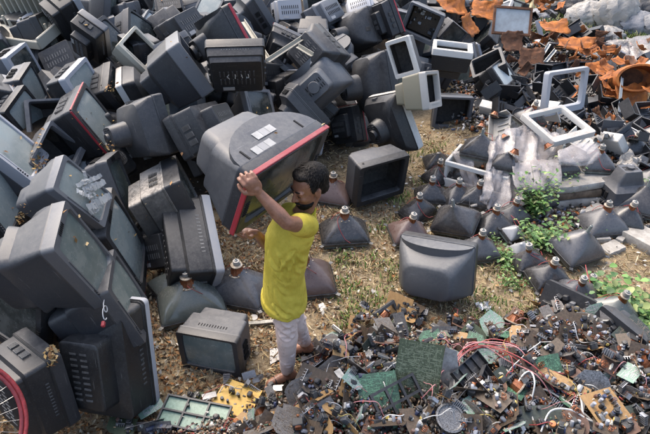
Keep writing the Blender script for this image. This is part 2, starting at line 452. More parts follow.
POSES = {
'T1': dict(loc=(-2.784, 6.577, 1.396), q=(0.0943, 0.686, -0.4297, 0.5795), dim=(0.518, 0.386, 0.339, 0.07, 0.75)),
'T2': dict(loc=(-2.898, 6.25, 0.831), q=(-0.0476, -0.2183, 0.308, 0.9248), dim=(0.418, 0.337, 0.315, 0.059, 0.85)),
'T3': dict(loc=(-2.313, 5.765, 1.353), q=(-0.0404, 0.8014, -0.3387, 0.4914), dim=(0.507, 0.319, 0.261, 0.063, 0.6)),
'T4': dict(loc=(-2.216, 5.01, 1.063), q=(0.6222, -0.5037, 0.4313, 0.4162), dim=(0.446, 0.448, 0.311, 0.07, 0.6)),
'T5a': dict(loc=(-3.134, 5.752, 0.994), q=(0.5898, -0.5213, 0.4413, 0.4309), dim=(0.404, 0.419, 0.392, 0.064, 0.6)),
'T5b': dict(loc=(-2.783, 5.127, 1.007), q=(0.5464, -0.5023, 0.4213, 0.5212), dim=(0.403, 0.367, 0.3, 0.06, 0.6)),
'T6': dict(loc=(-2.682, 4.715, 0.911), q=(0.6478, -0.4547, 0.4034, 0.4592), dim=(0.438, 0.404, 0.298, 0.066, 0.6)),
'T7': dict(loc=(-2.407, 3.839, 1.109), q=(0.6014, -0.6406, 0.2709, 0.393), dim=(0.643, 0.478, 0.362, 0.087, 0.6)),
'T8': dict(loc=(-2.355, 3.408, 0.942), q=(0.5274, -0.5819, 0.3783, 0.49), dim=(0.659, 0.513, 0.341, 0.091, 0.6)),
'T9': dict(loc=(-1.991, 4.509, 1.002), q=(0.5922, -0.5865, 0.3361, 0.4386), dim=(0.474, 0.51, 0.425, 0.077, 0.6)),
'T10': dict(loc=(-1.379, 4.241, 1.053), q=(0.3571, 0.5019, -0.1974, 0.7626), dim=(0.481, 0.522, 0.415, 0.078, 0.4)),
'T11': dict(loc=(-1.166, 4.967, 1.352), q=(0.5308, -0.6827, 0.2924, 0.4082), dim=(0.509, 0.529, 0.506, 0.128, 0.6)),
'T12': dict(loc=(-1.877, 5.683, 1.224), q=(0.7492, -0.5048, 0.347, 0.2519), dim=(0.358, 0.358, 0.277, 0.056, 0.6)),
'T13': dict(loc=(-2.069, 6.924, 1.083), q=(0.7447, -0.4721, 0.3361, 0.331), dim=(0.321, 0.288, 0.229, 0.048, 0.6)),
'T14': dict(loc=(-2.32, 6.361, 0.612), q=(0.8308, -0.3, 0.3863, 0.2656), dim=(0.326, 0.354, 0.294, 0.053, 0.6)),
'T15': dict(loc=(-0.849, 5.227, 1.529), q=(0.4845, -0.2493, -0.0298, 0.838), dim=(0.66, 0.436, 0.399, 0.084, 0.5)),
'T16': dict(loc=(-0.774, 4.843, 1.419), q=(-0.0527, 0.0201, -0.2795, 0.9585), dim=(0.498, 0.486, 0.209, 0.077, 0.85)),
'T17': dict(loc=(-1.664, 6.239, 1.186), q=(0.5135, 0.1784, -0.2367, -0.8053), dim=(0.464, 0.304, 0.315, 0.059, 0.85)),
'T18': dict(loc=(-0.736, 6.858, 1.343), q=(0.531, -0.1235, -0.2285, 0.8066), dim=(0.494, 0.49, 0.301, 0.077, 0.6)),
'T21': dict(loc=(-0.054, 5.855, 0.799), q=(0.0055, -0.3584, 0.1492, 0.9216), dim=(0.593, 0.486, 0.534, 0.084, 0.5)),
'T22': dict(loc=(-0.031, 6.059, 1.003), q=(0.0897, -0.4015, 0.2782, 0.868), dim=(0.478, 0.507, 0.459, 0.077, 0.6)),
'T23': dict(loc=(0.515, 7.398, 0.883), q=(0.3793, -0.2395, 0.1591, 0.8795), dim=(0.508, 0.477, 0.554, 0.077, 0.35)),
'T24': dict(loc=(0.832, 7.378, 1.053), q=(0.4664, -0.2396, 0.0242, 0.8512), dim=(0.438, 0.457, 0.278, 0.07, 0.6)),
'T25': dict(loc=(1.246, 7.379, 0.97), q=(0.9697, -0.003, 0.1483, -0.1943), dim=(0.479, 0.418, 0.345, 0.07, 0.6)),
'T26': dict(loc=(0.759, 5.465, 1.193), q=(0.5379, -0.2075, -0.8113, -0.0972), dim=(0.381, 0.255, 0.262, 0.05, 0.6)),
'T27': dict(loc=(0.686, 6.044, 0.718), q=(0.4378, 0.4648, -0.2617, 0.7237), dim=(0.667, 0.461, 0.555, 0.087, 0.4)),
'T28': dict(loc=(1.459, 6.375, 1.017), q=(0.6895, -0.7172, 0.0899, -0.0459), dim=(0.454, 0.413, 0.349, 0.07, 0.6)),
'T29': dict(loc=(1.033, 5.062, 1.031), q=(0.8235, -0.208, 0.0452, 0.5259), dim=(0.463, 0.35, 0.344, 0.063, 0.6)),
'T30': dict(loc=(0.755, 5.364, 0.573), q=(0.3021, 0.4627, -0.2669, 0.7896), dim=(0.634, 0.485, 0.35, 0.087, 0.4)),
'T31': dict(loc=(1.554, 6.328, 0.198), q=(0.9985, -0.0494, 0.0227, 0.0028), dim=(0.472, 0.424, 0.359, 0.07, 0.6)),
'T32': dict(loc=(0.315, 5.957, 0.246), q=(0.3472, -0.1625, 0.1745, 0.907), dim=(0.398, 0.426, 0.245, 0.064, 0.6)),
'T33': dict(loc=(0.55, 4.568, 0.311), q=(0.9672, 0.0522, 0.0159, 0.248), dim=(0.556, 0.467, 0.39, 0.08, 0.6)),
'T34': dict(loc=(0.912, 3.48, 0.243), q=(0.2385, -0.0443, 0.1093, 0.9639), dim=(0.603, 0.425, 0.33, 0.082, 0.66)),
'T35': dict(loc=(-0.222, 2.642, 1.499), q=(0.8592, 0.1393, 0.1096, 0.4799), dim=(0.729, 0.422, 0.452, 0.087, 0.62)),
'T36': dict(loc=(-0.779, 2.554, 0.181), q=(0.9915, -0.0244, -0.0137, -0.1269), dim=(0.44, 0.336, 0.327, 0.06, 0.75)),
'L1': dict(loc=(-1.303, 2.41, 1.158), q=(0.5774, -0.5234, 0.3509, 0.5191), dim=(0.554, 0.361, 0.506, 0.07, 0.7)),
'L2': dict(loc=(-1.527, 3.026, 1.176), q=(0.6773, -0.4731, 0.3137, 0.4679), dim=(0.468, 0.28, 0.429, 0.057, 0.6)),
'L3': dict(loc=(-1.442, 3.292, 0.568), q=(0.5635, -0.479, 0.362, 0.5674), dim=(0.769, 0.467, 0.404, 0.094, 0.6)),
'L4': dict(loc=(-1.182, 2.519, 0.761), q=(-0.4911, 0.6429, -0.3637, -0.4618), dim=(0.445, 0.449, 0.438, 0.07, 0.6)),
'L5': dict(loc=(-1.272, 2.458, 0.372), q=(0.2233, 0.658, 0.026, 0.7187), dim=(0.714, 0.444, 0.388, 0.05, 0.6)),
'L6': dict(loc=(-1.886, 2.401, 0.701), q=(0.9644, -0.0844, 0.1065, -0.227), dim=(0.547, 0.492, 0.435, 0.081, 0.6)),
'L7': dict(loc=(-1.575, 2.157, 0.482), q=(0.2569, 0.6557, -0.1933, 0.6831), dim=(0.522, 0.383, 0.279, 0.07, 0.8)),
'L8': dict(loc=(-1.645, 3.939, 0.59), q=(-0.4477, 0.6446, -0.4721, -0.4015), dim=(0.661, 0.393, 0.305, 0.08, 0.6)),
'T40': dict(loc=(-1.097, 3.877, 0.661), q=(-0.4833, 0.6467, -0.3423, -0.4806), dim=(0.451, 0.499, 0.451, 0.133, 0.75)),
'T41': dict(loc=(-0.909, 3.581, 0.305), q=(0.5594, 0.234, -0.0544, 0.7933), dim=(0.705, 0.494, 0.376, 0.066, 0.8)),
'T42': dict(loc=(-1.12, 4.181, 0.988), q=(0.6174, 0.0539, -0.308, -0.7218), dim=(0.541, 0.37, 0.375, 0.07, 0.6)),
'X1': dict(loc=(-2.553, 7.669, 0.978), q=(0.28, -0.1544, 0.1361, 0.9377), dim=(0.412, 0.343, 0.315, 0.059, 0.8)),
'X2': dict(loc=(-2.587, 8.066, 1.23), q=(-0.0296, -0.0842, -0.2692, 0.959), dim=(0.412, 0.338, 0.313, 0.058, 0.85)),
'X3': dict(loc=(-0.517, 7.58, 1.029), q=(-0.143, -0.0252, 0.2583, 0.9551), dim=(0.38, 0.304, 0.285, 0.053, 0.8)),
'X4': dict(loc=(-0.47, 6.481, 1.029), q=(0.1503, -0.5488, -0.036, 0.8215), dim=(0.38, 0.367, 0.262, 0.058, 0.6)),
'X5': dict(loc=(-0.113, 7.444, 1.006), q=(-0.4419, -0.1635, 0.2682, 0.8403), dim=(0.445, 0.317, 0.315, 0.059, 0.8)),
'X6': dict(loc=(-0.621, 5.109, 0.834), q=(0.5634, -0.5491, 0.6134, 0.0695), dim=(0.38, 0.368, 0.314, 0.059, 0.6)),
'X7': dict(loc=(-0.148, 5.242, 0.828), q=(-0.4754, 0.7719, -0.2512, -0.3394), dim=(0.504, 0.375, 0.278, 0.068, 0.6)),
'X8': dict(loc=(1.787, 7.871, 0.667), q=(0.9239, 0.0596, 0.3251, 0.1926), dim=(0.38, 0.299, 0.283, 0.053, 0.6)),
'X9': dict(loc=(2.066, 7.026, 0.595), q=(0.7489, -0.6031, -0.1583, -0.2244), dim=(0.436, 0.393, 0.347, 0.065, 0.6)),
'X10': dict(loc=(-1.069, 4.642, 0.751), q=(0.7536, -0.3369, 0.4943, 0.2724), dim=(0.484, 0.289, 0.428, 0.059, 0.7)),
'X11': dict(loc=(-1.155, 5.029, 0.722), q=(0.1873, -0.1774, 0.1363, 0.9565), dim=(0.38, 0.309, 0.288, 0.054, 0.85)),
'X12': dict(loc=(-0.65, 4.707, 0.449), q=(0.4294, -0.1753, 0.241, 0.8525), dim=(0.544, 0.402, 0.392, 0.073, 0.6)),
'X13': dict(loc=(-2.669, 6.544, 0.582), q=(0.0125, -0.2008, 0.4605, 0.8645), dim=(0.391, 0.322, 0.297, 0.056, 0.85)),
'X14': dict(loc=(-2.915, 6.856, 0.469), q=(-0.4805, -0.0391, 0.1087, 0.8693), dim=(0.38, 0.285, 0.276, 0.052, 0.85)),
'X15': dict(loc=(-0.121, 6.128, 0.741), q=(-0.4083, 0.0438, 0.2286, 0.8827), dim=(0.45, 0.322, 0.319, 0.06, 0.85)),
'X16': dict(loc=(-0.825, 6.223, 0.796), q=(-0.4335, 0.1389, 0.0829, 0.8865), dim=(0.42, 0.305, 0.3, 0.056, 0.8)),
'X18': dict(loc=(2.262, 6.829, 0.527), q=(0.8038, -0.3481, -0.1582, 0.4557), dim=(0.524, 0.353, 0.361, 0.067, 0.6)),
'X19': dict(loc=(1.079, 7.295, 0.426), q=(-0.3972, 0.1397, 0.1395, 0.8963), dim=(0.476, 0.352, 0.343, 0.064, 0.5)),
'X20': dict(loc=(-1.222, 3.734, 0.196), q=(0.2639, -0.1845, 0.2506, 0.913), dim=(0.395, 0.329, 0.302, 0.056, 0.8)),
'X21': dict(loc=(-3.69, 8.229, 0.936), q=(0.0333, -0.1107, 0.2363, 0.9648), dim=(0.38, 0.305, 0.286, 0.053, 0.8)),
'X22': dict(loc=(-1.486, 7.404, 1.195), q=(0.8965, -0.3326, 0.1483, -0.2525), dim=(0.38, 0.297, 0.282, 0.053, 0.6)),
'X23': dict(loc=(-1.019, 7.469, 1.208), q=(0.1233, -0.0821, -0.016, 0.9888), dim=(0.38, 0.33, 0.297, 0.055, 0.8)),
'X24': dict(loc=(-2.056, 7.741, 0.988), q=(-0.1022, -0.0972, 0.4237, 0.8947), dim=(0.38, 0.312, 0.289, 0.054, 0.8)),
'X25': dict(loc=(0.539, 8.016, 0.887), q=(0.1108, -0.1322, 0.4718, 0.8647), dim=(0.38, 0.311, 0.288, 0.054, 0.8)),
'X26': dict(loc=(-3.316, 6.235, 0.768), q=(0.0335, -0.1643, 0.5362, 0.8272), dim=(0.38, 0.339, 0.301, 0.056, 0.8)),
'F1': dict(loc=(2.672, 5.882, 0.671), q=(0.9483, -0.1151, 0.0245, 0.2947), dim=(0.75, 0.482, 0.504, 0.094, 0.6)),
'F2': dict(loc=(2.377, 5.246, 0.602), q=(0.7518, -0.6217, -0.1398, 0.1692), dim=(0.567, 0.515, 0.453, 0.085, 0.6)),
}

# ------------------------------------------------------------------ the pile, set by set
# key: (short name for neighbours' labels, px, py, label, options)
TV = {
'T35': ('the carried television', 270, 150, 'big grey television with red-edged front and paper stickers carried on the man\'s shoulder', dict(body='dgrey', bez='char', style='arch', trim='tl', extras=(x_stickers, x_slots))),
'T36': ('the small upright television', 210, 345, 'small dark grey portable television standing upright on the leaves left of the man\'s feet', dict(body='dgrey', bez='char', scr='green', style='box')),
'T34': ('the lone face-down casing', 438, 275, 'large dark blue-grey television seen from behind, alone on the grass in the middle', dict(body='mgrey', bez='char', style='plain')),
'T33': ('the open box casing', 382, 178, 'open black-fronted grey-green television casing standing on the ground at the foot of the pile', dict(body='dgrey', bez='black', style='shell')),
'L1': ('the silver-shouldered television', 85, 250, 'large silver-shouldered television at front left, red plug dangling below, yellow leaf on top', dict(body='dgrey', bez='mgrey', scr='green', style='arch', extras=(x_slots, x_cable))),
'L2': ('the taped television', 88, 188, 'dark silver television with torn clear tape stuck all over its screen', dict(body='mgrey', bez='mgrey', scr='pale', style='arch', extras=(x_tape, x_slots))),
'L3': ('the red-stripped television', 130, 240, 'black television with a short red strip at the lower right edge of its pale screen', dict(body='black', bez='char', scr='pale', trim='r')),
'L4': ('the lower curved television', 130, 300, 'dark television with a curved olive screen directly below the silver-shouldered one', dict(body='char', bez='dgrey', scr='green', style='arch')),
'L5': ('the bottom silver-strip television', 130, 370, 'black vented television at the bottom of the left stack, thin silver front edge standing upright', dict(body='black', bez='silver', style='box')),
'L6': ('the glossy dark television', 20, 320, 'glossy black-screened television tucked under the front left stack at the picture edge', dict(body='black', bez='black', scr='dark')),
'L7': ('the slotted television', 50, 390, 'black slotted television near the bicycle wheel, its dark front frame on edge', dict(body='black', bez='char', style='box')),
'L8': ('the taped-top narrow television', 118, 185, 'television with clear tape over its top, standing on edge beside the taped screen', dict(body='dgrey', bez='dgrey', scr='green')),
'T40': ('the dust-caked television', 178, 190, 'black television whose top is caked with pale dirt, standing between the pile and the man', dict(body='dusty', bez='char', style='box')),
'T41': ('the white-edged television', 195, 245, 'black television with a pale front edge, standing behind the big glass tube', dict(body='black', bez='silver', style='box')),
'T7': ('the silver left television', 18, 150, 'bright silver wide-framed television at the left picture edge with brown leaves on its screen', dict(body='mgrey', bez='silver', scr='pale')),
'T8': ('the leafy black television', 12, 195, 'black-framed television at the left picture edge, heap of brown leaves in its corner', dict(body='black', bez='black', scr='pale')),
'T9': ('the bright red-edged television', 95, 118, 'black television with a long bright red edge, screen facing right, in the left pile', dict(body='black', bez='char', scr='pale', trim='lb')),
'T6': ('the reddish-topped television', 30, 110, 'black television with a dusty reddish top, left of the bright red-edged one', dict(body='char', bez='black', scr='pale')),
'T4': ('the silver-framed screen', 92, 82, 'television with a slim silver frame and pale reflecting screen, behind the bright red-edged one', dict(body='black', bez='silver', scr='pale', style='box')),
'T14': ('the milky screen', 128, 80, 'small silver television with a milky white glare on its screen', dict(body='black', bez='silver', scr='lit', style='box')),
'T5a': ('the grey slab-topped television', 30, 60, 'grey television with a flat dusty top and raised silver front edge, upper left', dict(body='mgrey', bez='silver', scr='dark', style='box')),
'T5b': ('the scratched television', 32, 85, 'dark television with a scratched, smeared screen above the reddish-topped one', dict(body='dgrey', bez='char', scr='pale', extras=(x_whitelabel,))),
'T1': ('the silver-edged black television', 75, 22, 'black television with a thick silver front edge leaning against the beige ribbed housing', dict(body='black', bez='silver', style='box')),
'T2': ('the ribbed black casing', 58, 57, 'black television back with rows of vents, upper left below the silver-edged one', dict(body='black', bez='black', style='box')),
'T3': ('the grey-fronted television', 100, 45, 'black television with a dull grey front facing right, upper left', dict(body='black', bez='mgrey', style='box')),
'T10': ('the round-necked monitor', 145, 125, 'dark grey television back with a round neck pointing left and a domed top', dict(body='char', bez='black', style='cone', extras=())),
'T11': ('the thick grey-framed shell', 190, 65, 'gutted television on edge with a very thick grey frame and black back, centre left', dict(body='char', bez='mgrey', style='shell')),
'T12': ('the beige monitor', 138, 50, 'gutted beige computer monitor with black insides lying on its side', dict(body='beige', bez='beige', style='shell')),
'T13': ('the white-lit monitor', 153, 26, 'small television with a pinkish frame and bright white screen behind the beige monitor', dict(body='dgrey', bez='mgrey', scr='lit')),
'T15': ('the thin red-edged television', 225, 32, 'black television with a thin diagonal red edge, seen from behind at the top centre', dict(body='char', bez='black', trim='l', style='arch', extras=())),
'T16': ('the chalk-marked casing', 236, 75, 'black boxy television back with white chalk scribbles, right above the carried television', dict(body='black', bez='black', style='box', extras=(x_scribble,))),
'T17': ('the louvred casing', 190, 22, 'black louvred television back at the top, left of the thin red-edged one', dict(body='black', bez='char', style='box')),
'T18': ('the slanted grey television', 262, 15, 'grey-topped television tipped steeply at the top centre with a red lower edge', dict(body='dgrey', bez='mgrey', trim='b', style='std')),
'T21': ('the arched grey television', 318, 82, 'big grey television back with a wide arched deck and tapered hump, centre of the pile', dict(body='mgrey', bez='dgrey', style='arch')),
'T22': ('the dark wedge television', 325, 45, 'dark wedge-shaped television tipped away above the arched grey one', dict(body='char', bez='dgrey', style='std')),
'T23': ('the long-necked television', 355, 30, 'dark television seen from the side with a long grey neck pointing left', dict(body='char', bez='black', style='cone')),
'T24': ('the red-sided television', 388, 25, 'black television with a red front edge beside the gutted screen frame', dict(body='black', bez='black', trim='l', style='box')),
'T25': ('the gutted circuit frame', 422, 22, 'grey television frame without its tube, circuit board showing inside, top of the pile', dict(body='char', bez='mgrey', style='shell', extras=(x_circuits,))),
'T26': ('the white gutted monitor', 400, 60, 'white-framed computer monitor without its tube, tilted on the pile above the round-backed set', dict(body='mgrey', bez='white', style='shell')),
'T27': ('the round-backed television', 375, 85, 'large dark round-backed television with a thick neck pointing left', dict(body='char', bez='char', style='cone')),
'T28': ('the face-up white monitor', 452, 58, 'white-framed gutted monitor lying face up at the right end of the pile', dict(body='black', bez='white', style='shell')),
'T29': ('the olive casing', 418, 92, 'olive-beige monitor casing on its side with a white frame facing right', dict(body='olive', bez='white', style='shell')),
'T30': ('the white-rimmed vented television', 400, 125, 'black vented television back with a long slanting white rim, right of the red-stripped back', dict(body='black', bez='white', style='cone')),
'T31': ('the upright grey frame', 453, 114, 'grey gutted television standing upright on the ground at the pile\'s right end', dict(body='char', bez='mgrey', style='shell')),
'T32': ('the red-ended casing', 350, 122, 'black television back with a vertical dark red strip at its right end', dict(body='char', bez='black', trim='tblr', style='box')),
'T42': ('the vented monitor back', 195, 125, 'black monitor back with white-dusted vents below the thick grey frame', dict(body='black', bez='char', style='box')),
'F1': ('the upright silver frame', 568, 95, 'empty silver monitor front frame standing upright on the rubbish bank', dict(style='frame', bez='silver')),
'F2': ('the lying white frame', 558, 125, 'empty off-white monitor frame lying almost flat under the upright silver frame', dict(style='frame', bez='white')),
'X1': (None, 113, 20, 'curved dark grille-backed casing right of the silver-edged black television', dict(body='dgrey', bez='char', style='std')),
'X2': (None, 135, 5, 'dark television casing lying at the very top between beige housing and white-lit monitor', dict(body='char', bez='mgrey', style='box')),
'X3': ('the pale louvred monitor', 289, 9, 'small pale grey monitor back with fine louvres at the top centre', dict(body='silver', bez='mgrey', style='box')),
'X4': (None, 285, 45, 'dark television lying under the red lower edge of the slanted grey one', dict(body='black', bez='dgrey', trim='t', style='std')),
'X5': (None, 332, 8, 'blue-grey shiny casing at the top left of the long-necked television', dict(body='mgrey', bez='dgrey', style='std')),
'X6': (None, 258, 108, 'smooth grey television back just behind the carried television', dict(body='dgrey', bez='mgrey', style='arch')),
'X7': (None, 300, 108, 'grey television corner with orange-brown board edge behind the carried television\'s right end', dict(body='dgrey', bez='char', trim='t', style='std')),
'X8': (None, 452, 34, 'small dark monitor between the face-up white monitor and the orange scrap', dict(body='char', bez='dgrey', scr='dark')),
'X9': (None, 487, 64, 'empty black television frame lying flat right of the face-up white monitor', dict(body='black', bez='char', style='shell')),
'X10': (None, 208, 130, 'black vented casing pushed down beside the vented monitor back', dict(body='black', bez='mgrey', style='box')),
'X11': (None, 190, 128, 'black back with pale vents between the round-necked monitor and carried television', dict(body='black', bez='char', style='box')),
'X12': ('the small grey corner casing', 218, 165, 'small grey casing corner showing left of the carried television\'s hump', dict(body='mgrey', bez='dgrey', style='std')),
'X13': (None, 90, 65, 'black casing in shadow between the grey-fronted television and silver-framed screen', dict(body='black', bez='black', style='box')),
'X14': (None, 108, 74, 'black casing wedged left of the milky screen', dict(body='black', bez='black', style='std')),
'X15': (None, 334, 73, 'black casing under the dark wedge television', dict(body='black', bez='mgrey', style='box')),
'X16': (None, 272, 75, 'dark casing right of the chalk-marked casing', dict(body='char', bez='char', style='std')),
'X18': ('the pink-labelled monitor', 506, 72, 'dark monitor front with a pinkish white panel, right of the pile beside rusty sheets', dict(body='black', bez='char', scr='lit')),
'X19': (None, 428, 69, 'blue-grey wedge casing behind the white gutted monitor', dict(body='dgrey', bez='mgrey', style='std')),
'X20': (None, 152, 250, 'dark casing in the gap between the red-stripped and white-edged televisions', dict(body='black', bez='black', style='box')),
'X21': (None, 55, 3, 'black casing at the very top left behind the beige ribbed housing', dict(body='black', bez='char', style='box')),
'X22': (None, 210, 7, 'glassy grey screen front at the very top, left of the thin red-edged television', dict(body='char', bez='mgrey', scr='pale')),
'X23': (None, 238, 10, 'dark casing at the top between the thin red-edged and slanted grey televisions', dict(body='char', bez='dgrey', style='std')),
'X24': (None, 168, 2, 'black casing at the very top above the white-lit monitor', dict(body='black', bez='silver', style='box')),
'X25': (None, 358, 4, 'pale grey casing at the very top above the long-necked television', dict(body='silver', bez='mgrey', style='std')),
'X26': (None, 16, 55, 'pale dusty casing at the left edge behind the slab-topped television', dict(body='mgrey', bez='dgrey', style='std')),
}
PILE = 'discarded televisions heaped in the pile'
tv_centres = []
CAT = {}
for k, P in POSES.items():
    if k in ('F1', 'F2'): P['dim'] = (P['dim'][0], P['dim'][1], P['dim'][2], .06, P['dim'][4])
    short, px, py, label, opt = TV[k]
    nm = 'computer_monitor' if 'monitor' in label else 'television'
    root = make_tv(nm, P['dim'], **opt)
    root.rotation_mode = 'QUATERNION'; root.rotation_quaternion = P['q']; root.location = P['loc']
    tag(root, label, 'monitor' if nm == 'computer_monitor' else 'television', None if k in ('T34', 'T35', 'T36', 'T33') else PILE)
    USED.add(label)
    if short: anchor(short, px, py)
    c = Vector(P['loc'])+Quaternion(P['q']) @ Vector((0, P['dim'][2]/2, 0)); tv_centres.append((c, P['dim'][0]))

# generic sets filling the pile behind and between the ones above
protos = []
for i, (st, bo, be, sc) in enumerate([('std', 'black', 'char', 'dark'), ('box', 'char', 'black', 'pale'), ('cone', 'dgrey', 'black', 'dark'), ('arch', 'dgrey', 'mgrey', 'green'), ('box', 'black', 'silver', 'pale'),
                                      ('shell', 'char', 'mgrey', 'dark'), ('std', 'dgrey', 'mgrey', 'green'), ('cone', 'black', 'white', 'dark')]):
    W = [.5, .46, .5, .54, .48, .46, .52, .44][i]
    p = make_tv('television', (W, W*.8, W*.74, W*.14, [.6, .8, .42, .5, .8, .7, .6, .42][i]), style=st, body=bo, bez=be, scr=sc)
    protos.append((p, {'black': 'black', 'char': 'dark', 'dgrey': 'dark grey', 'mgrey': 'pale grey', 'silver': 'silver'}[bo], {'std': 'stepped-back', 'box': 'boxy', 'cone': 'cone-backed', 'arch': 'arch-backed', 'shell': 'gutted'}[st]))
used_p = set(); rg = random.Random(21)
def try_place(x, y, z, minclear, pick=None, q=None):
    c = Vector((x, y, z))
    for t, w in tv_centres:
        if (c-t).length < (w+.5)/2*minclear: return None
    px, py = pix(c)
    if not (-30 < px < 680 and -25 < py < 460): return None
    i = rg.randrange(len(protos)) if pick is None else pick
    p, col, st = protos[i]
    o = p if i not in used_p else copy_tree(p); used_p.add(i)
    q = q or Quaternion((0, 0, 1), rg.uniform(-2.4, 2.4)) @ Quaternion((1, .3*rg.uniform(-1, 1), 0), rg.uniform(-1.0, 1.0)) @ Quaternion((0, 1, 0), rg.choice([0, 0, math.pi/2, 1.1, -.9])+rg.uniform(-.35, .35))
    o.rotation_mode = 'QUATERNION'; o.rotation_quaternion = q; o.location = c-q @ Vector((0, .18, 0))
    tv_centres.append((c, .5))
    AUTO.append((o, f'{col} {st} television in the pile,', 'television', PILE, px, py))
    return o
for layer, (dz, clear) in enumerate(((.25, .64), (.0, .58))):
    yy = 3.2
    while yy < 12.5:
        xx = poly_x(HB, yy)-.15
        while xx > -8.5:
            x = xx+rg.uniform(-.14, .14); y = yy+rg.uniform(-.14, .14)
            near = [(t, w) for t, w in tv_centres if (t.xy-Vector((x, y))).length < 1.1]
            z = hgt(x, y)+dz
            # stay behind the hand-set surface: never between the camera and one of those sets
            ok = True; c = Vector((x, y, z)); px, py = pix(c); dc = (c-CP).length
            for t, w in tv_centres[:len(POSES)]:
                tx, ty = pix(t); dt = (t-CP).length
                if math.hypot(tx-px, ty-py) < FPX*w*.62/dt and dc < dt+.25: ok = False; break
            if y < 3.6 and x > -2.3: ok = False
            if px > 125 and 150 < py < 300: ok = False
            if ok: try_place(x, y, z, clear)
            xx -= .40
        yy += .40
for i, (p, a, b) in enumerate(protos):
    if i not in used_p:
        for c in kids(p): bpy.data.objects.remove(c)
        bpy.data.objects.remove(p)

# ------------------------------------------------------------------ ground
def make_ground():
    xs = sorted(set([round(-9+.09*i, 3) for i in range(0, 190)]+[-200, -120, -70, -40, -25, -17, -12, 9, 12, 17, 25, 40, 70, 120, 200]))
    ys = sorted(set([round(-.5+.09*i, 3) for i in range(0, 165)]+[-40, -20, -10, -5, -3, -1.5, 16, 18, 21, 25, 30, 40, 60, 90, 140, 220]))
    m = MB(); nx = len(xs)
    m.v = [(x, y, hgt(x, y)) for y in ys for x in xs]
    for j in range(len(ys)-1):
        for i in range(nx-1): m.q(j*nx+i, j*nx+i+1, (j+1)*nx+i+1, (j+1)*nx+i)
    mat, nt, b = nodes('ground_litter')
    n1 = noise(nt, 1.1, 6); n2 = noise(nt, 9, 8, rough=.7); n3 = noise(nt, 60, 6, rough=.8); n4 = noise(nt, .35, 4)
    c = mixc(nt, ramp(nt, n2, .38, .62), (.15, .11, .066), (.38, .285, .17))
    c = mixc(nt, ramp(nt, n3, .45, .66), c, (.50, .41, .27))
    c = mixc(nt, ramp(nt, n1, .56, .68), c, (.055, .043, .032))
    sep = nt.nodes.new('ShaderNodeSeparateXYZ'); tc = nt.nodes.new('ShaderNodeTexCoord'); nt.links.new(tc.outputs['Object'], sep.inputs[0])
    far = ramp(nt, sep.outputs['Y'], 9.5, 12)
    cf = mixc(nt, ramp(nt, n4, .42, .58), (.055, .085, .022), (.14, .12, .085))
    c = mixc(nt, far, c, cf)
    at_ = nt.nodes.new('ShaderNodeAttribute'); at_.attribute_name = 'gap_shade'
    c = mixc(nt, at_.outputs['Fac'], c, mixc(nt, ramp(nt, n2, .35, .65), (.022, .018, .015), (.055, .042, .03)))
    nt.links.new(c, b.inputs['Base Color']); b.inputs['Roughness'].default_value = .9; b.inputs['Specular IOR Level'].default_value = .2
    bp = N(nt, 'ShaderNodeBump'); bp.inputs['Strength'].default_value = .9; bp.inputs['Distance'].default_value = .02
    nt.links.new(n3, bp.inputs['Height']); nt.links.new(bp.outputs[0], b.inputs['Normal'])
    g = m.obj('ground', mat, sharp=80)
    at_ = g.data.attributes.new('gap_shade', 'FLOAT', 'POINT')
    def gap_shade(x, y):      # dark ground under pile and scrap heap, shade of the gaps painted in
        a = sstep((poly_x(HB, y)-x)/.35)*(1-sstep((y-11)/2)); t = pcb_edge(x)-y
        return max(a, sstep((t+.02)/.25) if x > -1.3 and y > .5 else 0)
    at_.data.foreach_set('value', [gap_shade(v[0], v[1]) for v in m.v]); tag(g, kind='structure')
make_ground()

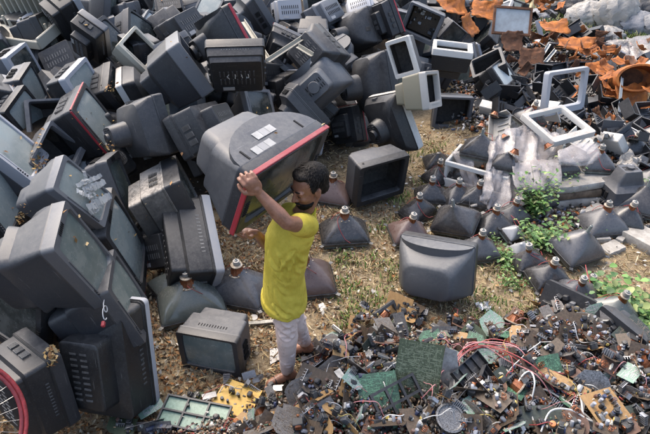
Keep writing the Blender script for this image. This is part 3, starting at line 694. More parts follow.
def np_obj(name, V, F, cols, mat, label=None, cat=None):
    """V (n,3), F (m,4) quads, cols (m,3) per-face colours"""
    me = bpy.data.meshes.new(name)
    me.vertices.add(len(V)); me.vertices.foreach_set('co', V.astype(np.float32).ravel())
    me.loops.add(F.size); me.loops.foreach_set('vertex_index', F.astype(np.int32).ravel())
    me.polygons.add(len(F)); me.polygons.foreach_set('loop_start', (np.arange(len(F))*F.shape[1]).astype(np.int32))
    me.update(calc_edges=True)
    a = me.attributes.new('col', 'FLOAT_COLOR', 'FACE'); a.data.foreach_set('color', np.concatenate([cols, np.ones((len(cols), 1))], 1).astype(np.float32).ravel())
    me.materials.append(mat); me.validate()
    o = bpy.data.objects.new(name, me); COL.objects.link(o)
    if label: tag(o, label, cat, kind='stuff')
    return o
def leaves(name, pts, size, cols, seed, mat, label, cat, asp=.55, tilt=.6, lift=.01, curl=.3):
    r = np.random.default_rng(seed); n = len(pts); P = np.array(pts)
    L = r.uniform(size[0], size[1], n)[:, None]; yaw = r.uniform(0, 6.28, n); tl = r.normal(0, tilt, n); rl = r.normal(0, tilt, n)
    ax = np.stack([np.cos(yaw)*np.cos(tl), np.sin(yaw)*np.cos(tl), np.sin(tl)], 1); s = np.stack([-np.sin(yaw)*np.cos(rl), np.cos(yaw)*np.cos(rl), np.sin(rl)], 1)
    up = np.cross(ax, s); up *= np.sign(up[:, 2:3]+1e-9)
    w = L*asp*r.uniform(.7, 1.1, (n, 1))
    P = P+np.array([0, 0, 1])*(lift+np.abs(np.sin(tl))[:, None]*L*.5)
    a = P-ax*L/2; b_ = P+s*w/2+up*L*curl*.3; c = P+ax*L/2+up*L*curl*r.uniform(-.4, .6, (n, 1)); d = P-s*w/2+up*L*curl*.3
    V = np.stack([a, b_, c, d], 1).reshape(-1, 3); F = np.arange(4*n).reshape(-1, 4)
    F = np.concatenate([F[:, [0, 1, 2]], F[:, [0, 2, 3]]]); 
    C = np.array(cols)[r.integers(0, len(cols), n)]*r.uniform(.65, 1.25, (n, 1)); C = np.concatenate([C, C])
    return np_obj(name, V, F, C, mat, label, cat)
DRY = [(.23, .13, .06), (.30, .19, .09), (.16, .085, .04), (.36, .27, .15), (.20, .10, .045), (.11, .065, .04), (.33, .15, .05), (.42, .36, .26), (.26, .22, .15)]
STRAW = [(.50, .41, .23), (.40, .31, .17), (.58, .49, .31), (.30, .22, .12)]
rg = random.Random(4)
def scatter(n, x0, x1, y0, y1, cond, dz=0.):
    out = []
    while len(out) < n:
        x, y = rg.uniform(x0, x1), rg.uniform(y0, y1)
        if cond(x, y): out.append((x, y, hgt(x, y)+dz))
    return out
open_ = lambda x, y: x > poly_x(HB, y)-.7 and y > pcb_edge(x)-.7
lf = attrmat('dry_leaf', .75)
leaves('leaf_litter', scatter(14000, -2.0, 1.0, 1.7, 4.6, lambda x, y: open_(x, y) and rg.random() < (1 if x < .0 else .3) and vn(x*4, y*4, 5) > -.55), (.016, .05), DRY, 1, lf, 'brown and rust dry leaf litter covering the trodden earth', 'leaf litter')
leaves('dry_straw', scatter(17000, -1.0, 4.2, 2.4, 6.4, lambda x, y: open_(x, y) and vn(x*3.1, y*3.3, 3)+rg.uniform(-.5, .5) > -.35), (.03, .10), STRAW+[(.2, .13, .07)], 2, lf, 'pale trodden straw and dead grass stalks over the open ground', 'straw', asp=.09, tilt=.25)
leaves('wood_chips', scatter(6500, -1.6, 5, 2.2, 6.5, open_), (.012, .05), DRY+[(.6, .57, .5), (.45, .43, .4), (.3, .3, .29), (.5, .42, .3)], 3, lf, 'small scattered chips, crumbs and torn leaves on the open ground', 'litter', asp=.7, tilt=.4)
# grass
def blades(name, centers, n, h, seed, cols, label, cat='grass'):
    r = np.random.default_rng(seed); C = np.array(centers); P = C[r.integers(0, len(C), n)]
    P[:, :2] += r.normal(0, 1, (n, 2))*P[:, 3:4]
    Z = np.array([hgt(x, y) for x, y in P[:, :2]]); B = np.stack([P[:, 0], P[:, 1], Z], 1)
    H = r.uniform(h[0], h[1], (n, 1)); yaw = r.uniform(0, 6.28, n); d = np.stack([np.cos(yaw), np.sin(yaw), 0*yaw], 1); s = np.stack([-np.sin(yaw), np.cos(yaw), 0*yaw], 1)
    w = H*.06+.0015; ln = r.uniform(.1, .9, (n, 1)); up = np.array([0, 0, 1.])
    a = B-s*w; b = B+s*w; m1 = B+up*H*.6+d*H*ln*.35; c = m1+s*w*.8; e = m1-s*w*.8; t = B+up*H*(1-.3*ln)+d*H*ln
    V = np.stack([a, b, c, e, t, t+s*.0008], 1).reshape(-1, 3); k = np.arange(n)[:, None]*6
    F = np.concatenate([k+np.array([0, 1, 2, 3]), k+np.array([3, 2, 5, 4])])
    cc = np.array(cols)[r.integers(0, len(cols), n)]*r.uniform(.6, 1.3, (n, 1))
    return np_obj(name, V, F, np.concatenate([cc, cc]), attrmat('grass_blade', .6), label, cat)
GR = [(.10, .19, .035), (.15, .24, .05), (.07, .14, .03), (.22, .26, .08), (.3, .27, .12)]
cs = []
for px, py, s in ((375, 300, .1), (385, 230, .08), (398, 200, .08), (410, 203, .1), (388, 190, .07), (372, 262, .07), (395, 275, .08), (470, 318, .1), (480, 300, .08), (490, 330, .07), (430, 150, .12), (425, 160, .12), (360, 300, .1), (345, 290, .08), (500, 270, .12), (520, 285, .12), (505, 310, .12), (410, 215, .06), (425, 185, .1), (600, 300, .1), (590, 290, .1), (560, 315, .1), (540, 320, .1), (350, 320, .06), (345, 262, .06), (450, 215, .06)):
    p = at(px, py); cs.append((p.x, p.y, 0, s))
blades('grass', cs, 2800, (.02, .07), 5, GR, 'short green and yellow grass tufts in the open ground')

# ------------------------------------------------------------------ bare picture tubes
def m_funnel(key, c, rough=.3): return plastic(key, c, rough*.5, .2, (.27, .25, .23), spec=.6)
F_COL = {'black': lambda: m_funnel('funnel_graphite', (.02, .02, .022)), 'grey': lambda: m_funnel('funnel_grey', (.06, .063, .07), .35),
         'rusty': lambda: m_funnel('funnel_rust_tinted', (.085, .048, .04), .45), 'green': lambda: m_funnel('funnel_grey_green', (.075, .09, .082), .25), 'pale': lambda: m_funnel('funnel_pale', (.25, .26, .27), .3)}
COPPER = lambda: flat('copper_winding', (.30, .11, .045), .35, .35, 160, .5, (.09, .03, .015))
YOKEW = lambda: flat('yoke_plastic_white', (.42, .37, .30), .5, .3, 40, 0, (.2, .15, .1))
BOARD = {'grey': lambda: flat('board_grey', (.20, .19, .175), .6, .3, 50, .2, (.09, .08, .075)), 'rust': lambda: flat('board_rust', (.16, .09, .06), .65, .3, 40, 0, (.07, .04, .03)), 'green': lambda: flat('board_green', (.06, .135, .08), .45, .3, 55, 0, (.03, .06, .04)), 'pale_green': lambda: flat('board_pale_green', (.22, .33, .26), .4, .2, 60, 0, (.13, .22, .165)),
         'brown': lambda: flat('board_brown', (.26, .19, .125), .55, .3, 60, 0, (.13, .09, .06)), 'tan': lambda: flat('board_tan', (.36, .22, .09), .6, .3, 45, 0, (.22, .13, .05)), 'yellow': lambda: flat('board_yellow', (.60, .38, .07), .5, .2, 45, 0, (.45, .27, .05)),
         'dark': lambda: flat('board_dark', (.06, .075, .06), .5, .3, 60), 'olive': lambda: flat('board_olive', (.075, .10, .05), .55, .3, 70, 0, (.035, .045, .025))}
def make_crt(W=.46, col='black', yoke=True, neck=True, deep=1.):
    W *= .94
    """lies face down: glass face at z=0, neck pointing up"""
    H = W*.78; root = empty('picture_tube'); rq = random.Random(int(W*977)+len(col))
    m = MB()
    def rr(w, h, r, z): return [(x, y, z) for x, _, y in rrect(w, h, r, 0, n=5)]
    m.loft([rr(W*.86, H*.86, .05*W, .0), rr(W*.97, H*.97, .07*W, .012), rr(W, H, .07*W, .035), rr(W, H, .07*W, .06)], True, False)
    m.obj('glass_face', screen_mat('screen_grey_green', (.075, .10, .095), .16, .45), root)
    m = MB()
    m.loft([rr(W*1.008, H*1.008, .072*W, .03), rr(W*1.015, H*1.015, .072*W, .034), rr(W*1.015, H*1.015, .072*W, .058), rr(W*1.0, H*1.0, .07*W, .061)], False, False)
    for sx in (-1, 1):
        for sy in (-1, 1): m.box((sx*W*.5, sy*H*.5, .05), (.05, .03, .004), Matrix.Rotation(sx*sy*.75, 3, 'Z'))
    m.obj('metal_band', flat('band_steel', (.14, .14, .14), .45, .3, 30, .6), root)
    d = .225*deep*(W/.46)
    m = MB(); R = []
    for t, k, q in ((0, .985, .07), (.1, .965, .09), (.34, .81, .14), (.58, .58, .17), (.78, .36, .14), (.91, .21, .1), (1, .13, .06)):
        R.append(rr(W*k, H*(k*(1-t)+k*t*1.0), q*W, .06+d*t))
    m.loft(R, False, True); m.obj('funnel', F_COL[col](), root, 50)
    m = MB(); sx = rq.choice([-1, 1]); k = .70; m.box((sx*W*k*.40, rq.uniform(-.1, .1)*W, .06+d*.36), (.05, .07, .003), Matrix.Rotation(sx*.93, 3, 'Y')); m.obj('paper_label', LABELM(), root)
    m = MB(); a = rq.uniform(0, 6.28); m.tube([(W*.26+.01, 0, .07+d*.5), (W*.3, .05, .06+d*.45), (W*.2, .12*math.cos(a)+.1, .09+d*.5), (.05, .06, .06+d*.95), (.02, .02, .06+d*1.1)], .003, 5); m.obj('anode_lead', plastic('wire_red', (.3, .03, .03), .4, .2) if rq.random() < .2 else BLACK(), root)
    z0 = .06+d
    if neck:
        m = MB(); m.lathe([(.018, z0-.03), (.014, z0+.06), (.012, z0+.07), (.005, z0+.073), (.004, z0+.083)], 12); m.obj('neck', flat('neck_glass', (.25, .27, .26), .25, .2), root)
    if yoke:
        r0 = .046*W/.46
        m = MB(); n = 26; P = []
        prof = [(r0*1.35, z0-.055), (r0*1.25, z0-.04), (r0*.95, z0-.015), (r0*.8, z0+.01), (r0*.82, z0+.018)]
        for r_, z_ in prof: P.append([(r_*(1+.05*(k % 2))*math.cos(6.283*k/n), r_*(1+.05*(k % 2))*math.sin(6.283*k/n), z_) for k in range(n)])
        m.loft(P); m.obj('deflection_coil', COPPER(), root, 25)
        m = MB(); m.lathe([(r0*1.25, z0-.06), (r0*1.55, z0-.058), (r0*1.55, z0-.05), (r0*1.25, z0-.046)], 20)
        for k in range(6):
            a = k*1.05; m.box((r0*1.5*math.cos(a), r0*1.5*math.sin(a), z0-.05), (.014, .01, .02), Matrix.Rotation(a, 3, 'Z'))
        m.lathe([(r0*.7, z0+.015), (r0*1.0, z0+.017), (r0*1.0, z0+.024), (r0*.7, z0+.028)], 16)
        m.obj('yoke_collar', YOKEW(), root, 30)
        m = MB()
        for z_ in (z0+.034, z0+.044, z0+.054): m.lathe([(.017, z_), (.026, z_+.001), (.026, z_+.008), (.017, z_+.009)], 14)
        m.box((.025, 0, z0+.04), (.014, .01, .022)); m.obj('magnet_rings', plastic('ring_white', (.32, .30, .27), .5, .2), root)
        m = MB(); rr_ = random.Random(int(W*1000))
        for k in range(2):
            a = rr_.uniform(0, 6.28); pts = [(r0*1.2*math.cos(a), r0*1.2*math.sin(a), z0-.02)]
            for j in range(1, 7): pts.append(((r0*1.3+j*.02)*math.cos(a+j*.25), (r0*1.3+j*.02)*math.sin(a+j*.25), max(.07, z0-.02-.012*j*j*.5)))
            m.tube(pts, .0025, 4)
        if k: m.obj('yoke_wires', plastic('wire_red', (.3, .03, .03), .4, .2), root)
    m = MB(); m.lathe([(.022, 0), (.02, .006), (.004, .008)], 12, Matrix.Translation((W*.26, 0, .06+d*.45)) @ Matrix.Rotation(.75, 4, 'Y')); m.obj('anode_cap', BLACK(), root)
    return root
CRT_G = 'bare picture tubes lying face down'
#  px, py of the base centre, W, yaw, colour, yoke, tilt(x,y), extra dz, short, label
CRTS = [
 (344, 238, .45, .1, 'black', 1, (0, 0), 0, 'the tube right of the man', 'black picture tube with a teal-tipped neck, standing face down just right of the man'),
 (333, 200, .42, -.3, 'rusty', 1, (0, 0), 0, 'the tube behind the man\'s head', 'picture tube with reddish rust around its yoke, right behind the man\'s head'),
 (304, 286, .52, .15, 'rusty', 1, (0, 0), 0, 'the big tube behind the shirt', 'large pinkish-brown and grey picture tube directly behind the man\'s yellow shirt'),
 (240, 295, .50, -.25, 'grey', 1, (0, 0), 0, 'the tube between man and glass tube', 'grey picture tube with white yoke clips between the small upright television and the man\'s hip'),
 (192, 308, .52, .35, 'green', 1, (0, 0), 0, 'the big glass tube', 'large grey-green glass picture tube with a white-ringed neck, behind the small upright television'),
 (170, 292, .30, .8, 'green', 1, (.2, .1), 0, None, 'small tube with an orange-brown yoke left of the big grey-green glass tube'),
 (407, 240, .36, .2, 'rusty', 1, (.1, .1), 0, None, 'red-patched black picture tube just behind the lone face-down casing'),
 (430, 201, .34, -.1, 'black', 1, (0, 0), 0, 'the first brown-yoke tube', 'small black tube with a brown yoke, left one of the pair on the straw'),
 (456, 203, .34, .3, 'black', 1, (0, 0), 0, 'the second brown-yoke tube', 'small black tube with a white-ringed yoke, right one of the pair on the straw'),
 (438, 182, .32, .5, 'black', 1, (0, 0), 0, None, 'small black tube with a brown coil behind the pair on the straw'),
 (455, 232, .42, -.5, 'black', 0, (.25, -.15), .03, 'the tilted tube with pins', 'black picture tube tipped towards the casing, its steel band facing the straw'),
 (492, 232, .38, .25, 'black', 1, (0, 0), 0, 'the tube under the sheet', 'black tube half under the hanging plastic sheet'),
 (478, 256, .34, .1, 'grey', 1, (0, 0), 0, None, 'tube with a white-ringed yoke peeking out behind the lone casing\'s right corner'),
 (508, 240, .20, .6, 'pale', 0, (.4, .2), 0, None, 'small pale bulb of broken tube glass among leaves'),
 (521, 256, .19, .1, 'pale', 0, (.2, -.3), 0, None, 'small pale grey bulb of tube glass nearer the grass'),
 (572, 257, .44, .45, 'grey', 0, (.22, .05), .02, 'the buttoned grey tube', 'grey picture tube with a round button on its flank, leaning towards the stones'),
 (600, 230, .42, .15, 'grey', 1, (0, 0), 0, 'the white-capped tube', 'grey picture tube with a tall white-capped neck in front of the layered slabs'),
 (546, 284, .34, .2, 'black', 1, (.1, 0), 0, 'the green-tipped tube', 'dark tube with a green-tipped neck and white yoke ring among the weeds'),
 (588, 292, .22, .2, 'black', 1, (0, 0), -.05, None, 'half-buried tube end with a brown yoke sticking out of the straw'),
 (540, 205, .30, .4, 'grey', 0, (.3, 0), .0, None, 'grey tube half hidden by the tall weed'),
 (638, 212, .46, -.5, 'black', 0, (0, 0), .02, 'the right edge black tube', 'black pillow-shaped tube with a pale rim at the right picture edge beside the concrete slab'),
]
CRTS += [
 (417, 217, .33, .7, 'black', 1, (.1, -.1), 0, None, 'black tube with its yoke leaning left, nearest the straw path'),
 (474, 205, .34, -.3, 'black', 1, (0, .1), 0, None, 'black tube under the white crate\'s front corner'),
 (510, 222, .34, .5, 'black', 1, (.1, 0), 0, None, 'black tube in the shade of the big plastic sheet\'s hem'),
 (528, 268, .28, .2, 'black', 1, (0, -.2), 0, None, 'small dark tube between the low weed and the green-tipped tube'),
 (622, 226, .34, -.3, 'black', 1, (.1, .1), 0, None, 'dark tube squeezed between the white-capped tube and the concrete slab'),
 (648, 186, .34, .3, 'grey', 1, (0, 0), 0, None, 'grey tube behind the right edge black tube'),
 (628, 160, .36, -.2, 'black', 1, (.15, 0), .06, None, 'black tube on the rubbish right of the coil-topped slab tube'),
 (645, 150, .34, .4, 'black', 1, (0, .2), .06, None, 'black tube at the right edge above the other right edge tubes'),
 (522, 150, .32, .4, 'black', 1, (.1, .1), .3, None, 'black tube at the back of the platform behind the puffed sheet'),
 (436, 168, .3, .1, 'black', 0, (.2, 0), 0, None, 'small dark tube left of the white crate\'s back corner'),
]
CRTS += [(607, 322, .36, .3, 'green', 1, (.15, .1), .02, None, 'grey-green tube among the broad leaves above the dark right board'), (574, 300, .32, -.2, 'grey', 1, (.2, 0), 0, None, 'grey tube at the weeds\' edge behind the black chassis')]
crt_base = {}
def place_crt(px, py, W, yaw, col, yoke, tilt, dz, short, label, z=None, p=None):
    p = p or at(px, py, 0)
    r = make_crt(W, col, bool(yoke), bool(yoke) or W > .3)
    r.location = (p.x, p.y, (p.z if z is None else z)+dz+abs(tilt[0])*W*.25+abs(tilt[1])*W*.25+.003); r.rotation_euler = (tilt[0], tilt[1], yaw)
    tag(r, label, 'picture tube', CRT_G); USED.add(label)
    qx, qy = pix(p)
    if short: anchor(short, qx, qy-10)
    return r
for c in CRTS: place_crt(*c)

# ------------------------------------------------------------------ circuit boards and loose electronics
R3 = random.Random(77)
def comp(kind, m_root, x, y, z, s=1., flip=1):
    a = R3.choice([0, math.pi/2]); M = Matrix.Rotation(a, 3, 'Z'); m = MB(); f = flip
    if kind == 'capacitor':
        r = R3.uniform(.006, .013)*s; h = R3.uniform(.018, .038)*s
        m.lathe([(r*.92, z), (r, z+.002*f), (r, z+(h-.002)*f), (r*.9, z+h*f)], 10, Matrix.Translation((x, y, 0))); mt = R3.choice([BLACK(), CHAR(), plastic('cap_blue', (.02, .035, .10), .35, .3), plastic('cap_brown', (.09, .04, .025), .4, .2), BLACK(), DGREY(), SILVER()])
    elif kind == 'heat_sink':
        w, h = R3.uniform(.04, .09)*s, R3.uniform(.02, .045)*s
        m.box((x, y, z+h/2*f), (w, .003, h), M)
        for k in range(5): o = M @ Vector(((k-2)*w*.22, .009, 0)); m.box((x+o.x, y+o.y, z+h/2*f), (.002, .018, h), M)
        mt = flat('aluminium', (.42, .42, .43), .4, .2, 30, .7)
    elif kind == 'transformer':
        w = R3.uniform(.022, .045)*s
        m.box((x, y, z+w*.42*f), (w, w*.8, w*.8), M, .002); m.m = 1; m.box((x, y, z+w*.45*f), (w*.62, w*.98, w*.55), M, .003)
        mt = [flat('ferrite', (.05, .05, .05), .6), R3.choice([COPPER(), plastic('tape_yellow', (.5, .36, .07), .4, .3)])]
    elif kind == 'connector':
        w = R3.uniform(.012, .04)*s; m.box((x, y, z+.006*f), (w, .009, .012), M)
        for k in range(4): o = M @ Vector(((k-1.5)*w*.22, 0, 0)); m.box((x+o.x, y+o.y, z+.015*f), (.0015, .0015, .01), M)
        mt = plastic('connector_white', (.6, .58, .5), .4, .3)
    elif kind == 'chip':
        w = R3.uniform(.018, .045)*s; m.box((x, y, z+.004*f), (w, w*.35, .005), M)
        for k in range(6):
            for q in (-1, 1): o = M @ Vector(((k-2.5)*w*.15, q*w*.2, 0)); m.box((x+o.x, y+o.y, z+.002*f), (.001, .003, .004), M)
        mt = BLACK()
    elif kind == 'coil':
        r = .013*s; pts = [(x+r*math.cos(t*.6), y+r*math.sin(t*.6), z+(.006+.0011*t)*f) for t in range(30)]; m.tube(pts, .0022, 4); mt = COPPER()
    elif kind == 'flyback':
        w = .032*s; m.box((x, y, z+w*.6*f), (w, w, w*1.2), M, .003); m.lathe([(w*.45, z+w*1.2*f), (w*.42, z+w*1.45*f), (w*.15, z+w*1.5*f)], 12, Matrix.Translation((x, y, 0))); mt = BLACK()
    elif kind == 'tuner_can':
        w = R3.uniform(.03, .06)*s; m.box((x, y, z+.008*f), (w, w*.6, .016), M, .001); mt = flat('tin', (.38, .38, .37), .4, .25, 30, .7)
    else:
        m.tube([(x-.008, y, z+.004*f), (x-.005, y, z+.006*f), (x+.005, y, z+.006*f), (x+.008, y, z+.004*f)], [.001, .0028, .0028, .001], 6); mt = R3.choice([plastic('resistor_tan', (.4, .26, .13), .5, .2), plastic('disc_orange', (.5, .17, .04), .4, .2), plastic('connector_white', (.6, .58, .5), .4, .3)])
    return m.obj(kind, mt, m_root, 40)
KINDS = ['capacitor', 'capacitor', 'capacitor', 'heat_sink', 'transformer', 'connector', 'chip', 'coil', 'flyback', 'tuner_can', 'resistor', 'resistor', 'resistor', 'connector', 'capacitor']
def board(w, h, col, n, solder=False, broken=True, big=1.):
    root = empty('circuit_board')
    P = []
    base = [(-w/2, -h/2), (w/2, -h/2), (w/2, h/2), (-w/2, h/2)]
    if broken:
        k = R3.randrange(4); q = []
        for i, p in enumerate(base):
            if i == k:
                a = base[i-1]; b = base[(i+1) % 4]; t = R3.uniform(.55, .85)
                q += [(a[0]+(p[0]-a[0])*t, a[1]+(p[1]-a[1])*t), ((p[0]*.75+(a[0]+b[0])*.125), (p[1]*.75+(a[1]+b[1])*.125)), (b[0]+(p[0]-b[0])*t, b[1]+(p[1]-b[1])*t)]
            else: q.append(p)
        base = q
    m = MB(); m.loft([[(x, y, -.0012) for x, y in base], [(x, y, .0012) for x, y in base]])
    m.obj('board', BOARD[col](), root, smooth=False)
    if solder:   # solder side up: pads and tracks
        s = MB()
        for _ in range(int(w*h*9000)):
            x, y = R3.uniform(-.46, .46)*w, R3.uniform(-.46, .46)*h
            if broken and abs(x) > w*.3 and abs(y) > h*.3: continue
            a = R3.choice([0, 0, math.pi/2]); L = R3.choice([.003, .003, .012, .03]); s.box((x, y, .0016), (L, .0026, .0016), Matrix.Rotation(a, 3, 'Z'))
        s.obj('solder_tracks', flat('solder_'+col, tuple(min(.5, v*1.9+.05) for v in BOARD[col]().node_tree.nodes and {'green': (.06, .16, .09), 'pale_green': (.24, .36, .28), 'olive': (.10, .12, .07)}.get(col, (.09, .07, .05))), .5, .2, 40, .1), root, smooth=False)
        for _ in range(max(2, n//4)): comp(R3.choice(KINDS), root, R3.uniform(-.38, .38)*w, R3.uniform(-.38, .38)*h, -.0012, big, -1)
    else:
        for _ in range(n):
            comp(R3.choice(KINDS), root, R3.uniform(-.42, .42)*w*.92, R3.uniform(-.42, .42)*h*.92, .0012, big)
    return root
def put(o, px, py, yaw, tilt=0., roll=0., dz=.03, label=None, cat='circuit board', short=None, group=None, p=None):
    p = p or at(px, py)
    o.location = (p.x, p.y, p.z+dz); o.rotation_mode = 'QUATERNION'
    o.rotation_quaternion = Quaternion((0, 0, 1), yaw) @ Quaternion((1, 0, 0), tilt) @ Quaternion((0, 1, 0), roll)
    if label: tag(o, label, cat, group); USED.add(label)
    if short: anchor(short, px, py)
    return o
SG = 'scrapped electronics in the heap'
put(board(.27, .34, 'olive', 12, True, False), 416, 386, -.25, 1.0, .06, .15, 'large olive-green circuit board standing almost upright in the middle of the scrap heap', short='the upright olive board', group=SG)
put(board(.24, .24, 'green', 8, True, False), 378, 402, .15, .55, -.1, .08, 'bright green circuit board leaning in front of the upright olive one', short='the leaning green board', group=SG)
put(board(.26, .30, 'yellow', 10, False), 235, 411, -.35, .1, .1, .075, 'mustard yellow circuit board lying flat below the man\'s sandals', short='the mustard board', group=SG)
put(board(.16, .14, 'pale_green', 3, True), 150, 412, .7, .25, 0, .08, 'pale green board corner beside the foot of the silver-strip television', short='the pale corner board', group=SG)
put(board(.19, .16, 'pale_green', 2, True), 492, 326, .8, .15, .1, .05, 'clean pale green board at the back edge of the scrap heap beside crumpled foil', short='the clean pale board', group=SG)
put(board(.20, .12, 'pale_green', 2, True), 492, 361, .1, .3, .1, .06, 'small pale green board lying among red wires', short='the pale board by red wires', group=SG)
put(board(.18, .14, 'brown', 3, False), 500, 344, -.1, .6, 0, .06, 'scorched orange-brown board standing between the two pale green ones', short='the scorched board', group=SG)
put(board(.24, .19, 'tan', 22, False, False), 601, 416, .35, .2, .15, .09, 'tan circuit board crowded with tiny parts, lower right near white cables', short='the crowded tan board', group=SG)
put(board(.30, .09, 'tan', 9, False), 560, 392, -.65, .3, 0, .08, 'long narrow tan board with an orange coil above the white cables', short='the narrow tan board', group=SG)
put(board(.32, .16, 'brown', 18, False), 320, 392, -.5, .45, 0, .08, 'brown circuit board full of silver and white parts right of the mustard one', short='the brown chassis board', group=SG)
put(board(.20, .18, 'tan', 5, False), 397, 316, -.55, .9, 0, .10, 'tan board standing behind the grey slotted bracket', short='the standing tan board', group=SG)
put(board(.16, .13, 'green', 4, True), 430, 345, .3, .3, 0, .06, 'mid-green board behind the upright olive one', short='the mid-green board', group=SG)
put(board(.30, .22, 'dark', 8, True), 632, 345, .7, .35, 0, .08, 'dark green board under the broad-leaved plant at the right edge', short='the dark right board', group=SG)
put(board(.13, .13, 'tan', 3, False), 556, 336, .5, .5, .2, .08, 'orange-tan plate with few parts behind the narrow tan board', short='the orange-tan plate', group=SG)
put(board(.34, .12, 'dark', 8, False), 530, 427, .05, .35, 0, .10, 'long dark board at the bottom edge under the white cables', short='the long dark board', group=SG)
put(board(.34, .10, 'dark', 7, False), 622, 424, .2, .3, 0, .08, 'long dark board lower right behind the crowded tan one', short='the dark corner board', group=SG)
# slotted / grid frames
def gridframe(name, w, h, nx, ny, th, bar, mat, panels=None):
    root = empty(name); m = MB()
    for i in range(nx+1): m.box((-w/2+w*i/nx, 0, 0), (bar, h+bar, th))
    for j in range(ny+1): m.box((0, -h/2+h*j/ny, .0007), (w+bar, bar, th))
    m.obj('frame', mat, root)
    if panels:
        q = MB(); q.box((0, 0, -th*.4), (w, h, .003)); q.obj('board', BOARD[panels](), root)
        for _ in range(5): comp(R3.choice(KINDS), root, R3.uniform(-.4, .4)*w, R3.uniform(-.4, .4)*h, 0)
    return root
put(gridframe('grid_frame', .30, .20, 3, 2, .018, .016, BLACK()), 398, 414, .55, .6, 0, .12, 'black plastic grid frame lying over the leaning green board', 'plastic frame', 'the black grid frame', SG)
put(gridframe('framed_board', .42, .19, 3, 2, .02, .011, CHAR(), 'pale_green'), 196, 424, -.22, .15, 0, .09, 'pale green boards in a black frame at the bottom edge, left of the mustard board', 'circuit board', 'the framed green boards', SG)
put(gridframe('slotted_bracket', .20, .09, 2, 1, .03, .022, DGREY()), 385, 322, .75, .95, 0, .09, 'grey plastic bracket with two windows standing at the back of the scrap heap', 'bracket', 'the grey slotted bracket', SG)
def plate(name, pts, th, mat, parent=None, holes=False):
    m = MB(); m.loft([[(x, y, 0) for x, y in pts], [(x, y, th) for x, y in pts]]); o = m.obj(name, mat, parent, smooth=False); return o
perf = flat('perforated_steel', (.30, .30, .30), .45, .3, 120, .5, (.05, .05, .05))
put(plate('metal_plate', [(-.06, -.14), (.04, -.15), (.06, 0), (.04, .13), (-.03, .15)], .003, flat('steel_plate', (.36, .36, .37), .4, .25, 20, .6)), 446, 385, -.1, 1.1, 0, .13, 'grey metal plate with a bent edge propped behind the upright olive board', 'metal plate', 'the grey metal plate', SG)
put(plate('perforated_plate', [(-.10, -.05), (.12, -.05), (.09, .03), (.04, .07), (-.05, .07), (-.10, .02)], .004, perf), 588, 393, -.15, .9, 0, .1, 'fan-shaped perforated grey metal plate behind the crowded tan board', 'metal plate', 'the fan-shaped plate', SG)
def tray(w, h, d, mat):
    m = MB(); m.box((0, 0, 0), (w, h, .004))
    for s in (-1, 1): m.box((s*w/2, 0, d/2), (.004, h, d)); m.box((0, s*h/2, d/2-.001), (w, .0045, d))
    for k in range(3): m.box((-w/2+w*(k+1)/4, 0, d/3), (.003, h, d*.6))
    return m.obj('plastic_tray', mat, None)
put(tray(.26, .10, .03, BLACK()), 466, 380, .75, .5, 0, .1, 'black plastic tray between the grey metal plate and the pale board by red wires', 'tray', 'the black tray', SG)
put(tray(.20, .10, .03, CHAR()), 482, 390, .9, .7, .3, .08, 'charcoal plastic channel below the black tray', 'tray', None, SG)
def speaker_ring(r, mat):
    root = empty('speaker'); m = MB(); m.lathe([(r*.98, 0), (r, .004), (r, .01), (r*.86, .012), (r*.84, .004), (r*.3, -.02), (r*.28, -.012), (.002, -.006)], 28); m.obj('basket', mat, root, 30)
    m = MB(); m.lathe([(r*.45, -.05), (r*.45, -.024)], 20); m.obj('magnet', BLACK(), root); return root
put(speaker_ring(.085, perf), 448, 428, .2, .3, .1, .09, 'round grey perforated ring at the bottom edge below the grey metal plate', 'speaker', 'the perforated ring', SG)
put(speaker_ring(.06, DGREY()), 503, 398, .2, .7, .3, .08, 'small round speaker on edge among red wires', 'speaker', 'the small speaker', SG)
def bar_chassis():
    root = empty('metal_chassis'); m = MB(); m.box((0, 0, 0), (.36, .06, .05), bev=.004); m.box((0, .03, .03), (.34, .004, .04)); m.obj('channel', flat('rusty_steel', (.17, .09, .06), .7, .4, 25, .3, (.3, .29, .27)), root)
    for k in range(5): comp(R3.choice(KINDS), root, -.14+.07*k, 0, .026, 1.2)
    return root
put(bar_chassis(), 325, 362, .5, .2, 0, .03, 'long pinkish-rusty metal channel with parts on it, right of the man\'s sandals', 'metal chassis', 'the rusty channel', SG)
# big black television back with its innards, right
def black_chassis():
    root = empty('television_chassis'); m = MB()
    m.loft([rrect(.38, .24, .02, 0), rrect(.37, .23, .02, .05), rrect(.30, .19, .03, .12), rrect(.2, .14, .02, .14), rrect(.18, .12, .02, .22)], True, True); m.obj('casing_fragment', CHAR(), root)
    for k in range(8): 
        q = MB(); q.box((-.15+.042*k+R3.uniform(-.02, .02), -.012-.02*R3.random(), R3.uniform(-.07, .07)), (R3.uniform(.03, .07), R3.uniform(.03, .07), R3.uniform(.03, .08)), Matrix.Rotation(R3.uniform(-.4, .4), 3, 'Y'), .004); q.obj('inner_module', R3.choice([BLACK(), CHAR(), MGREY(), BLACK()]), root)
    return root
o = black_chassis(); put(o, 562, 316, -.75, -.35, 0, .12, 'black casing fragment with dark modules spilling out, at the weeds\' edge', 'television chassis', 'the black chassis', SG)
o = black_chassis(); o.scale = (.9, .9, .9); put(o, 612, 342, -.9, -.1, .2, .08, 'second black chassis strip right of the narrow tan board, ending at the dark right board', 'television chassis', 'the right chassis strip', SG)
